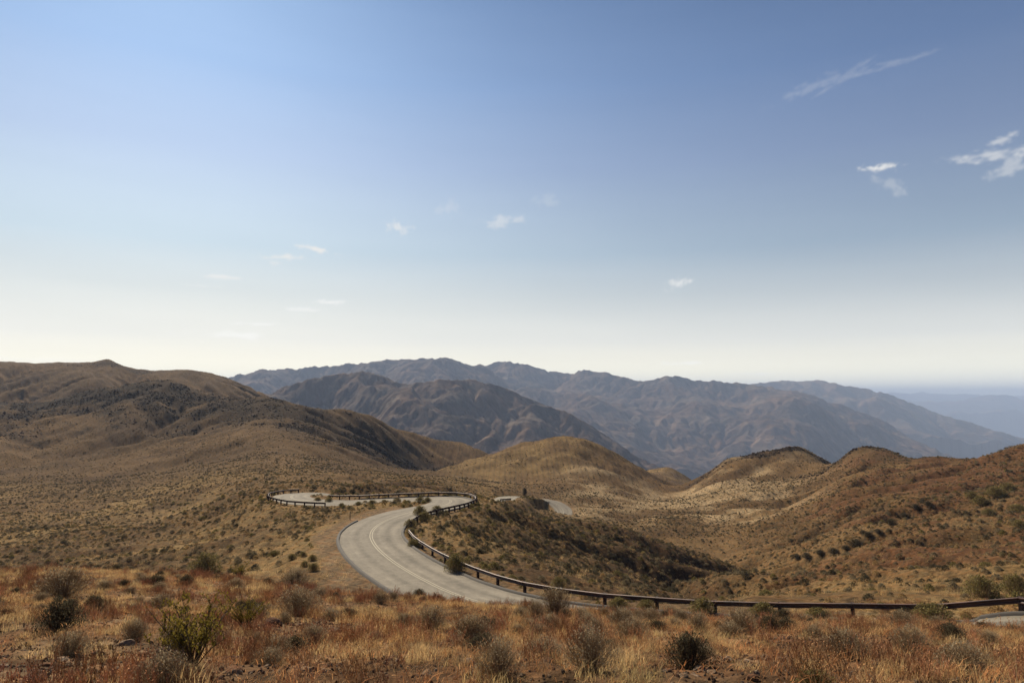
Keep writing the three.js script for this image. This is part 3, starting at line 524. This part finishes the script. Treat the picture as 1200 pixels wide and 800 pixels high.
function plant(kind, x, d, width, label, group, tall = 1) {
  const root = new THREE.Group(), set = proto[kind], v = set[Math.floor(pick() * set.length)];
  root.name = numbered(nameOf[kind]); scene.add(root);
  const slope = Math.max(0, Math.min(.12, width * .06)); root.position.set(x, ground(x, d) - slope * .5, -d); root.rotation.y = pick() * 6.283;
  root.scale.set(width * (.9 + .2 * pick()), width * tall * (.9 + .2 * pick()), width * (.9 + .2 * pick()));
  tag(root, label, 'shrub', group); mesh('stems', v[0], twigOf[kind], root); mesh('foliage', v[1], M[kind], root);
  planted.push([x, d, width * .5]); counts[kind] = (counts[kind] ?? 0) + 1; return root;
}
function plantAt(kind, px, py, wpx, label, group, tall = 1, from = 2) { const p = onGround(px, py, from); if (!p) { console.log('no ground at', px, py); return; } plant(kind, p[0], p[2], wpx * p[2] / FOC, label, group, tall); }
const railLine = curveOf(railMain).getPoints(600);
function railShrub(kind, px, wpx, label, tall) {        // at the foot of the long rail, on the road side
  let best = 1e9, q = null, t = null; railLine.forEach((p, i) => { if (-p.z > 68 || i === 600) return; const [x] = toPicture(p.x, p.y, -p.z); if (Math.abs(x - px) < best) { best = Math.abs(x - px); q = p; t = railLine[i + 1]; } });
  const l = Math.hypot(t.x - q.x, t.z - q.z), nx = (t.z - q.z) / l, nz = -(t.x - q.x) / l, w = wpx * -q.z / FOC;
  plant(kind, q.x + nx * w * .28, -(q.z + nz * w * .28), w, label, null, tall);
}
// shrubs one can point to
plantAt('dark', 70, 741, 62, 'low dark grey shrub on bare stony ground beside a golden tuft', null, 1.0);
plantAt('yellow', 225, 788, 118, 'creosote bush with bare fanning stems and yellow green leaves', null, 1.0);
plantAt('yellow', 287, 740, 46, 'small yellow green bush just behind the creosote bush', null, 1.0);
plantAt('grey', 190, 806, 72, 'grey brown wiry shrub growing at the foot of the creosote bush', null, .9);
plantAt('grey', 72, 700, 62, 'tall pale grey shrub standing among red stems', null, .85);
plantAt('olive', 240, 674, 40, 'yellow green bush rising above the brow of the slope', null, 1.0, 12);
plantAt('yellow', 281, 679, 24, 'thin yellow shrub on the brow of the slope', null, 1.2, 12);
plantAt('grey', 300, 757, 20, 'tiny dark twiggy shrub beside a flat rock', null, 1.1);
plantAt('grey', 505, 737, 46, 'rounded grey shrub in rust and gold grass below the road', null, .95);
plantAt('grey', 473, 734, 30, 'small grey shrub touching a larger rounded grey shrub', null, .9);
plantAt('grey', 583, 797, 66, 'grey shrub beside a golden grass clump', null, 1.1);
plantAt('grey', 650, 722, 46, 'grey shrub on the grassy brow with the road behind it', null, 1.1);
plantAt('grey', 628, 728, 28, 'slender grey shrub leaning beside the brow of the slope', null, 1.5);
plantAt('grey', 692, 786, 70, 'wide grey shrub rising from red stems', null, 1.05);
plantAt('grey', 697, 742, 30, 'small grey brown shrub above the wide grey shrub', null, .9);
plantAt('dark', 808, 784, 56, 'dark olive grey bushy shrub beside orange stones', null, 1.3);
plantAt('grey', 868, 742, 50, 'bushy grey brown shrub standing in golden grass', null, .95);
plantAt('dark', 902, 742, 28, 'dark round shrub beside a bushy grey brown shrub', null, 1.25);
plantAt('dark', 923, 734, 13, 'tiny dark shrub alone in pale golden grass', null, .8);
plantAt('dark', 1116, 750, 36, 'low dark shrub in straw grass below the guardrail', null, .8);
plantAt('grey', 1130, 790, 74, 'broad grey green shrub leaning over pinkish stones', null, .75);
plantAt('grey', 990, 772, 70, 'grey green shrub wrapped in long straw grass', null, .8);
plantAt('olive', 955, 806, 50, 'green leafy shrub half out at the bottom of the slope', null, .6);
plantAt('grey', 1060, 738, 36, 'grey twiggy shrub near the brow in straw grass', null, .9);
plantAt('grey', 350, 722, 60, 'pale straw grey shrub beside a patch of red rocks', null, .8);
plantAt('grey', 345, 688, 40, 'grey shrub on the brow above the red rock patch', null, .8);
railShrub('olive', 541, 27, 'dense green shrub growing at the guardrail on the road edge', 1.1);
plantAt('olive', 655, 690, 20, 'round green shrub just behind the long guardrail', null, 1, 40);
railShrub('olive', 829, 34, 'green grey shrub hiding part of the long guardrail', .8);
railShrub('olive', 897, 36, 'yellow green shrub sprawling over the long guardrail', .7);
railShrub('olive', 1096, 44, 'yellow green shrub in front of the guardrail at the road edge', .75);
railShrub('dark', 1062, 26, 'dark shrub beside a yellow green shrub at the guardrail', 1);
plantAt('olive', 1152, 700, 44, 'bright yellow green shrub behind the guardrail', null, .8, 38);
plantAt('olive', 1190, 697, 34, 'yellow green shrub behind the end of the guardrail', null, 1, 38);
railShrub('olive', 728, 32, 'straw green shrub pushing over the guardrail beside the brow', .7);
railShrub('olive', 762, 24, 'small green shrub at the guardrail beside the straw green one', .8);
railShrub('olive', 962, 34, 'broad grey green shrub at the foot of the long guardrail', .6);
plantAt('dark', 615, 580, 7, 'small dark bush standing beside the far road bend', null, 1.8, 150);
for (const [px, py] of [[482, 628], [481, 618], [490, 641], [497, 611], [492, 604], [512, 601], [484, 640]]) plantAt('olive', px, py, 13 + 5 * pick(), 'yellow green shrub crowding the guardrail inside the road bend', 'shrubs on the inside of the bend', .9, 55);
for (const [px, py] of [[420, 592], [436, 590], [450, 590], [465, 588], [478, 590], [492, 587], [501, 588], [400, 594], [372, 587], [385, 588], [410, 597]]) plantAt('olive', px, py, 8 + 4 * pick(), 'small straw green shrub on the strip between the hairpin legs', 'shrubs between the hairpin legs', .7, 90);
for (const [px, py, w] of [[1088, 592, 12], [1074, 598, 14], [1060, 606, 12], [1045, 615, 15], [1030, 625, 11], [1018, 632, 14], [1004, 641, 22], [992, 646, 12], [978, 649, 16], [962, 652, 13], [946, 654, 15], [934, 655, 11], [1012, 626, 10]]) plantAt('dark', px, py, w, 'dark shrub in the line along the gully of the reddish hillside', 'dark shrubs along the gully', .75, 60);
for (const [px, py, w] of [[1182, 575, 20], [1168, 582, 24], [1150, 592, 22], [1160, 604, 18], [1194, 600, 22], [1140, 584, 14], [1195, 618, 20]]) plantAt('olive', px, py, w, 'large grey green shrub in the clump high on the reddish hillside', 'clump of shrubs high on the hillside', .7, 60);
for (const [px, py, w] of [[321, 652, 15], [342, 656, 12], [355, 652, 11], [357, 664, 13], [366, 657, 12], [367, 669, 16]]) plantAt('olive', px, py, w, 'dark olive shrub at the edge of the gravel shoulder', 'shrubs beside the gravel shoulder', .8, 30);

// scattered shrubs of the middle ground
const near = (x, d, w) => { for (const q of planted) if (Math.hypot(q[0] - x, q[1] - d) < q[2] + w) return true; return false; };
{ // brow and near slope
  const r = rng(314); let n = 0;
  for (let k = 0; k < 4000 && n < 175; k++) {
    const d = Math.sqrt(lerp(6 * 6, 30 * 30, r())), u = lerp(-.82, .82, r()), x = u * d, w = .2 + .5 * r() * r() + .08, rd = nearRoad(x, d);
    if (rd && rd.dist < HW + 1.5 || near(x, d, w * .6) || fbm(x / 4 + 9, d / 4, 2) < -.12) continue;
    const y = ground(x, d); if (!inView(x, y + w * .5, d)) continue;
    const kind = r() < .72 ? 'grey' : 'dark'; n++;
    plant(kind, x, d, w, `${w > .5 ? 'big ' : w < .32 ? 'little ' : ''}${kind === 'grey' ? 'grey brown wiry' : 'dark grey'} shrub among the dry grass of the near slope`, kind === 'grey' ? 'grey shrubs on the near slope' : 'dark shrubs on the near slope', .62 + .4 * r());
  }
}
// simple shrubs for the distance: small leaf clumps on a dome
function farShrub(seed, n, size, tall) { const r = rng(seed), F = new Soup(); for (let k = 0; k < n; k++) { const a = r() * 6.283, el = -.1 + Math.pow(r(), .85) * 1.6, R = .5 * (.62 + .42 * r()) * (1 + .3 * noise(Math.cos(a) * 1.5 + seed, Math.sin(a) * 1.5)); F.leaf([Math.cos(a) * Math.cos(el) * R, .05 + Math.sin(el) * R * 2 * tall, Math.sin(a) * Math.cos(el) * R], size * (.7 + .6 * r()), r, tone(r, .35)); } return F.build(); }
const midGeo = [1, 2, 3, 4].map((s) => farShrub(s * 5, 420, .10, .5)), farGeo = [1, 2].map((s) => farShrub(s * 7, 60, .24, .5));
const KINDS = [['dark', M.dark, [.105, .095, .06]], ['sage', M.sage], ['straw', M.strawFar], ['olive', M.olive]];
{
  const r = rng(2718), all = { dark: [], sage: [], straw: [], olive: [] };
  const put = (d0, d1, tries) => {
    for (let k = 0; k < tries; k++) {
      const d = Math.sqrt(lerp(d0 * d0, d1 * d1, r())), u = lerp(-.95, .95, r()), x = u * d, rd = nearRoad(x, d);
      const patch = 1.2 * fbm(x / 34, d / 34, 3) + .8 * fbm(x / 8, d / 8, 2);
      if (r() > smooth(-.55, .35, patch + (u > -.05 && u < .33 && d > 48 && d < 165 ? .3 : 0)) * .85 + .15) continue;
      if (rd && (rd.dist < HW + .7 || rd.side * railSide < 0 && rd.dist < HW + 3.6 + 2 * noise(x / 3, d / 3) && rd.s > 40 && rd.s < 110)) continue;
      let w = .28 + 1.0 * Math.pow(r(), 4) + .28 * r(); if (near(x, d, w * .5) && d < 140) continue;
      const q = r(), roadside = rd && rd.dist < HW + 4, spur = u > -.05 && u < .33 && d > 55 && d < 160;
      const kind = roadside ? (q < .45 ? 'olive' : q < .8 ? 'straw' : 'dark') : spur ? (q < .5 ? 'dark' : q < .76 ? 'sage' : q < .93 ? 'straw' : 'olive') : d > 230 ? (q < .4 ? 'dark' : q < .74 ? 'sage' : 'straw') : (q < .26 ? 'dark' : q < .54 ? 'sage' : q < .93 ? 'straw' : 'olive');
      if (kind === 'straw') w *= .75;
      w *= d > 230 ? .72 : .78;
      all[kind].push([x, d, w, r() * 6.283, .75 + .5 * r()]);
    }
  };
  put(33, 70, 3600); put(70, 180, 40000); put(180, 350, 92000); put(350, 960, 300000);
  const zone = (x, d) => { const u = x / d; return u > -.05 && u < .33 && d > 48 && d < 165 ? 'on the brown slope below the guardrail' : u >= .2 ? 'on the reddish hillside across the gully' : d > 165 ? 'on the flat below the hills' : d > 108 && u < -.1 ? 'around the road switchback' : 'on the tan slope beside the road'; };
  const word = { dark: 'dark olive shrub', sage: 'grey green sage shrub', straw: 'dry straw coloured bush', olive: 'yellow green shrub' };
  const many = { dark: 'dark olive shrubs', sage: 'grey green sage shrubs', straw: 'dry straw coloured bushes', olive: 'yellow green shrubs' };
  const most = { dark: 220, sage: 150, straw: 120, olive: 110 };
  for (const [kind, mat] of KINDS) {
    const list = all[kind]; list.sort((a, b) => b[2] / b[1] - a[2] / a[1]);
    const rest = []; let n = 0;
    for (const s of list) {
      if (n < most[kind] && s[1] < 330 && inView(s[0], ground(s[0], s[1]) + s[2] * .3, s[1])) {
        n++; const o = mesh(nameOf[kind], midGeo[n % 4], mat); o.position.set(s[0], ground(s[0], s[1]) - .03, -s[1]); o.rotation.y = s[3]; o.scale.set(s[2], s[2] * s[4], s[2]);
        const z = zone(s[0], s[1]); tag(o, `${s[2] > .72 ? 'large ' : s[2] < .42 ? 'small ' : ''}${word[kind]} ${z}`, 'shrub', `${many[kind]} ${z}`);
      } else rest.push(s);
    }
    for (const [geos, sel, nm, lab] of [[midGeo, rest.filter((s) => s[1] < 175), 'scrub', `${many[kind]} dotting the slopes round the road`], [farGeo, rest.filter((s) => s[1] >= 175), 'scrub', `${many[kind]} covering the hills beyond the road`]]) {
      const im = new THREE.InstancedMesh(geos[0], mat, sel.length), mt = new THREE.Matrix4(), qt = new THREE.Quaternion(), up = new THREE.Vector3(0, 1, 0), cc = new THREE.Color();
      sel.forEach((s, k) => { mt.compose(new THREE.Vector3(s[0], ground(s[0], s[1]) - .04, -s[1]), qt.setFromAxisAngle(up, s[3]), new THREE.Vector3(s[2], s[2] * s[4], s[2])); im.setMatrixAt(k, mt); const t = .7 + .6 * ((s[3] * 7.13) % 1); im.setColorAt(k, cc.setRGB(t, t, t)); });
      im.name = numbered(nm); im.castShadow = im.receiveShadow = true; scene.add(im); tag(im, lab, 'scrub', null, 'stuff');
    }
    console.log(kind, list.length, n);
  }
}

// ------------------------------------------------------------------ dry grass and red stems of the near slope
function tuft(seed, blades, hgt, spread) {
  const r = rng(seed), S = new Soup();
  for (let k = 0; k < blades; k++) {
    const a = r() * 6.283, b = r() * 6.283, o = .1 * Math.sqrt(r()) * spread, h = hgt * (.45 + .7 * r()), lean = (.12 + .55 * r()) * h * spread, w = .0011 + .0014 * r(), c = tone(r, .35);
    const x = Math.cos(b) * o, z = Math.sin(b) * o, sx = -Math.sin(a) * w, sz = Math.cos(a) * w, m = [x + Math.cos(a) * lean * .35, h * .6, z + Math.sin(a) * lean * .35], e = [x + Math.cos(a) * lean, h * (.9 + .15 * r()), z + Math.sin(a) * lean];
    S.quad([x - sx, 0, z - sz], [x + sx, 0, z + sz], [m[0] + sx, m[1], m[2] + sz], [m[0] - sx, m[1], m[2] - sz], c); S.tri([m[0] - sx, m[1], m[2] - sz], [m[0] + sx, m[1], m[2] + sz], e, c);
  }
  return S.build();
}
function redStems(seed) {                               // dead buckwheat: stiff forked stalks
  const r = rng(seed), S = new Soup();
  for (let k = 0; k < 34; k++) {
    const a = r() * 6.283, b = r() * 6.283, o = .17 * Math.sqrt(r()), h = .07 + .19 * r(), l = .16 * r(), x = Math.cos(b) * o, z = Math.sin(b) * o, c = tone(r, .4), m = [x + Math.cos(a) * l * .6, h * .55, z + Math.sin(a) * l * .6], e = [x + Math.cos(a) * l, h, z + Math.sin(a) * l];
    S.stem([[x, -.03, z], m, e], .0028, .0015, c);
    for (let f = 0; f < 4; f++) { const th = r() * 6.283, t = r(), q = m.map((v, n) => lerp(v, e[n], t)), n = .03 + .06 * r(); S.stem([q, [q[0] + Math.cos(th) * n * .35, q[1] + n, q[2] + Math.sin(th) * n * .35]], .0019, .0011, c); S.leaf([q[0] + Math.cos(th) * n * .35, q[1] + n, q[2] + Math.sin(th) * n * .35], .016, r, tone(r, .4)); }
  }
  return S.build();
}
function scatter(name, label, geos, mat, seed, tries, d0, d1, want, size, tint) {
  const r = rng(seed), lists = geos.map(() => []);
  for (let k = 0; k < tries; k++) {
    const d = Math.sqrt(lerp(d0 * d0, d1 * d1, r())), u = lerp(-.95, .95, r()), x = u * d, rd = nearRoad(x, d), p = r(), g = Math.floor(r() * geos.length), s = size(r), yaw = r() * 6.283, t = tint(r, x, d);
    if (rd && rd.dist < HW + .9 || p > want(x, d)) continue;
    lists[g].push([x, d, s, yaw, t]);
  }
  geos.forEach((g, i) => {
    const L = lists[i], im = new THREE.InstancedMesh(g, mat, L.length), mt = new THREE.Matrix4(), qt = new THREE.Quaternion(), eu = new THREE.Euler(), cc = new THREE.Color();
    L.forEach(([x, d, s, yaw, t], k) => { eu.set(.15 * Math.sin(yaw * 9), yaw, .15 * Math.cos(yaw * 7)); mt.compose(new THREE.Vector3(x, ground(x, d) - .01, -d), qt.setFromEuler(eu), new THREE.Vector3(s, s * (.8 + .4 * ((yaw * 5.7) % 1)), s)); im.setMatrixAt(k, mt); im.setColorAt(k, cc.setRGB(...t)); });
    im.name = numbered(name); im.castShadow = im.receiveShadow = true; scene.add(im); tag(im, label + ['', ', sparse', ', taller'][i % 3], name.replace(/_/g, ' '), null, 'stuff'); console.log(name, L.length);
  });
}
// bare stony patches of the near slope
const bare = (x, d) => { let b = 0; for (const [px, dd, a, c] of [[70, 7.0, 1.3, 1.5], [30, 5.4, 1.0, .9], [330, 5.6, .7, .6], [800, 5.5, .6, .5], [560, 9.5, .5, .8], [950, 9, .6, .8], [370, 11.3, .9, 1.4], [870, 7.2, .8, .7], [440, 6.8, .4, .5], [1080, 6.2, .6, .5], [230, 8.5, .4, .6]]) { const X = (px - 600) / FOC * dd; b = Math.max(b, smooth(1.25, .55, Math.hypot((x - X) / a, (d - dd) / c))); } return b; };
const strawTint = (r, x, d) => { const t = .75 + .5 * r(), w = noise(x / 3, d / 3); return [t * (1 + .1 * w), t * (1 - .05 * w) * .97, t * (.9 - .25 * Math.max(0, w))]; };
scatter('dry_grass', 'golden dry grass covering the near slope', [tuft(3, 120, .135, 1.7), tuft(4, 100, .10, 2.4), tuft(5, 110, .19, 1.6)], M.straw, 41, 20000, 3.4, 42, (x, d) => (.10 + .75 * smooth(-.2, .35, fbm(x / 3.2, d / 3.2, 3) + .12)) * (1 - .93 * bare(x, d)), (r) => .5 + .5 * r(), strawTint);
scatter('dry_brush', 'rust red dry stems standing on the near slope', [redStems(6), redStems(7), redStems(8)], M.twigRed, 42, 11000, 3.4, 42, (x, d) => (x > 1 ? .55 : 1) * (.08 + .9 * smooth(-.1, .35, fbm(x / 4.1 + 30, d / 4.1, 3) + (x < 0 ? .1 : 0))) * (1 - .95 * bare(x, d)), (r) => .45 + .6 * r(), (r) => { const t = .6 + .8 * r(); return [t, t * (.9 + .2 * r()), t]; });
scatter('dry_litter', 'short rust and tan dead growth between the tufts', [tuft(23, 60, .06, 3.2), tuft(24, 50, .09, 2.4)], M.litter, 47, 14000, 3.4, 36, (x, d) => .8 - .75 * bare(x, d), (r) => .7 + .7 * r(), (r) => { const t = .6 + .8 * r(), w = r(); return [t, t * (.72 + .3 * w), t * (.6 + .4 * w)]; });
scatter('dry_grass', 'straw grass tufts on the slopes round the road', [tuft(13, 26, .32, 1.6)], M.straw, 43, 26000, 30, 150, (x, d) => .15 + .6 * smooth(-.3, .4, fbm(x / 14, d / 14, 3)), (r) => .8 + 1.0 * r(), strawTint);

// ------------------------------------------------------------------ stones
function stone(seed, detail = 1) {
  const r = rng(seed), g = new THREE.IcosahedronGeometry(.5, detail), p = g.attributes.position, cuts = Array.from({ length: 9 }, () => { const v = new THREE.Vector3(r() - .5, r() - .5, r() - .5).normalize(); return [v, .26 + .17 * r()]; }), v = new THREE.Vector3(), C = [];
  for (let i = 0; i < p.count; i++) { v.fromBufferAttribute(p, i); for (const [n, k] of cuts) { const q = v.dot(n); if (q > k) v.addScaledVector(n, k - q); } v.y *= .62; const w = 1 + .1 * noise(v.x * 5 + seed, v.z * 5 + v.y * 3); p.setXYZ(i, v.x * w, v.y * w, v.z * w); }
  g.computeVertexNormals(); const uv = g.attributes.uv; for (let i = 0; i < uv.count; i++) uv.setXY(i, p.getX(i) + p.getY(i) * .6, p.getZ(i) + p.getY(i) * .7); return g;
}
const stoneGeo = [1, 2, 3, 4, 5].map((s) => stone(s * 13, 2));
const stoneMats = [[.22, .115, .065], [.28, .185, .115], [.145, .082, .055], [.33, .24, .165]].map((c) => matt({ color: lin(c), map: rockMap, bumpMap: rockBump, bumpScale: .012, specularIntensity: .15 }));
{
  const r = rng(606), word = ['rust red', 'pale tan', 'dark red brown', 'pale grey'];
  function rock(x, d, s, k, label, group) { const o = mesh('rock', stoneGeo[Math.floor(r() * 5)], stoneMats[k]); o.position.set(x, ground(x, d) + s * .04, -d); o.rotation.set((r() - .5) * .4, r() * 6.283, (r() - .5) * .4); o.scale.set(s * (.9 + .5 * r()), s * (.7 + .4 * r()), s * (.8 + .3 * r())); tag(o, label, 'rock', group); }
  const at = (px, py, w, k, label) => { const p = onGround(px, py); if (p) rock(p[0], p[2], w * p[2] / FOC, k, label); };
  at(42, 795, 24, 2, 'blocky dark red rock on the bare stony patch'); at(44, 769, 10, 3, 'pale flat rock on the bare stony patch');
  at(388, 714, 14, 2, 'dark red rock at the top of the red rock patch'); at(375, 726, 10, 0, 'rust red rock in the red rock patch'); at(318, 732, 22, 2, 'flat dark rock slab beside small twiggy shrub'); at(318, 756, 20, 0, 'flat orange rock below the flat dark slab');
  at(836, 788, 14, 1, 'pale orange rock beside the dark olive grey shrub'); at(822, 787, 10, 1, 'smaller pale orange rock next to a bigger one'); at(897, 770, 12, 1, 'pale tan rock on red bare ground below the shrubs'); at(881, 797, 18, 0, 'rust red rock amid small stones'); at(348, 758 + 20, 14, 2, 'dark rock in dry stems beside the creosote bush'); at(905, 752, 7, 3, 'small pale rock below the dark round shrub');
  let n = 0;
  for (let k = 0; k < 6000 && n < 240; k++) { const d = Math.sqrt(lerp(25, 260, r())), u = lerp(-.78, .78, r()), x = u * d, b = bare(x, d), s = .06 + .17 * r() * r(); if (r() > .06 + b) continue; if (!inView(x, ground(x, d) + s * .3, d)) continue; const m = Math.floor(r() * 4); rock(x, d, s, m, `${word[m]} stone lying ${b > .3 ? 'on bare stony ground' : 'in dry grass'} on the near slope`, `${word[m]} stones on the near slope`); n++; }
  const small = stone(91, 0), G = [[], [], [], []];
  for (let k = 0; k < 60000; k++) { const d = Math.sqrt(lerp(3.4 ** 2, 22 ** 2, r())), u = lerp(-.95, .95, r()), x = u * d; if (r() > .45 + bare(x, d)) continue; G[Math.floor(r() * 4)].push([x, d, .014 + .055 * r() * r() * r() + .014 * r(), r() * 6.283]); }
  G.forEach((L, i) => { const im = new THREE.InstancedMesh(small, stoneMats[i], L.length), mt = new THREE.Matrix4(), qt = new THREE.Quaternion(), eu = new THREE.Euler(), cc = new THREE.Color(); L.forEach(([x, d, s, a], k) => { eu.set(a * .3, a, a * .2); mt.compose(new THREE.Vector3(x, ground(x, d) + s * .15, -d), qt.setFromEuler(eu), new THREE.Vector3(s * 1.4, s, s)); im.setMatrixAt(k, mt); const t = .7 + .6 * ((a * 3.1) % 1); im.setColorAt(k, cc.setRGB(t, t, t)); }); im.name = numbered('gravel'); im.castShadow = im.receiveShadow = true; scene.add(im); tag(im, `${word[i]} gravel strewn over the near slope`, 'gravel', null, 'stuff'); });
}
// broken dark rock of the outcrops on the hills
{
  const r = rng(808), L = [], crag = stone(71, 1), mat = matt({ color: lin([.075, .046, .029]), map: rockMap });
  for (const [sx, sd, a, b, w] of rockSpots) for (let k = 0; k < Math.max(a * b * .5, 200) * w; k++) { const t = r() * 6.283, q = Math.sqrt(r()) * 1.1, x = sx + Math.cos(t) * a * q, d = sd + Math.sin(t) * b * q; if (fbm(x / 17 + 40, d / 17, 3) > .12 || nearRoad(x, d)) continue; L.push([x, d, .5 + 1.7 * r() * r() * r() + .4 * r(), r() * 6.283]); }
  const im = new THREE.InstancedMesh(crag, mat, L.length), mt = new THREE.Matrix4(), qt = new THREE.Quaternion(), eu = new THREE.Euler(), cc = new THREE.Color(); L.forEach(([x, d, s, t], k) => { eu.set(.3 * Math.sin(t * 5), t, .3 * Math.cos(t * 3)); mt.compose(new THREE.Vector3(x, ground(x, d) + s * .1, -d), qt.setFromEuler(eu), new THREE.Vector3(s * 1.3, s, s)); im.setMatrixAt(k, mt); const v = .6 + .8 * ((t * 3.1) % 1); im.setColorAt(k, cc.setRGB(v, v, v)); });
  im.name = 'rubble'; im.castShadow = im.receiveShadow = true; scene.add(im); tag(im, 'broken dark rock scattered over the hill outcrops', 'rubble', null, 'stuff'); console.log('rubble', L.length);
}
// a marker post by the strip between the hairpin legs
{
  const p = onGround(410, 609, 70), root = new THREE.Group(); root.name = 'marker_post'; scene.add(root); root.position.set(p[0], p[1], -p[2]); tag(root, 'thin dark marker post at the outer edge of the bend', 'marker post');
  const g = new THREE.CylinderGeometry(.045, .05, 1.1, 10); g.translate(0, .5, 0); mesh('post', g, postMat, root); const c = new THREE.CylinderGeometry(.06, .06, .05, 10); c.translate(0, 1.075, 0); mesh('cap', c, postMat, root);
}
renderer.render(scene, camera);
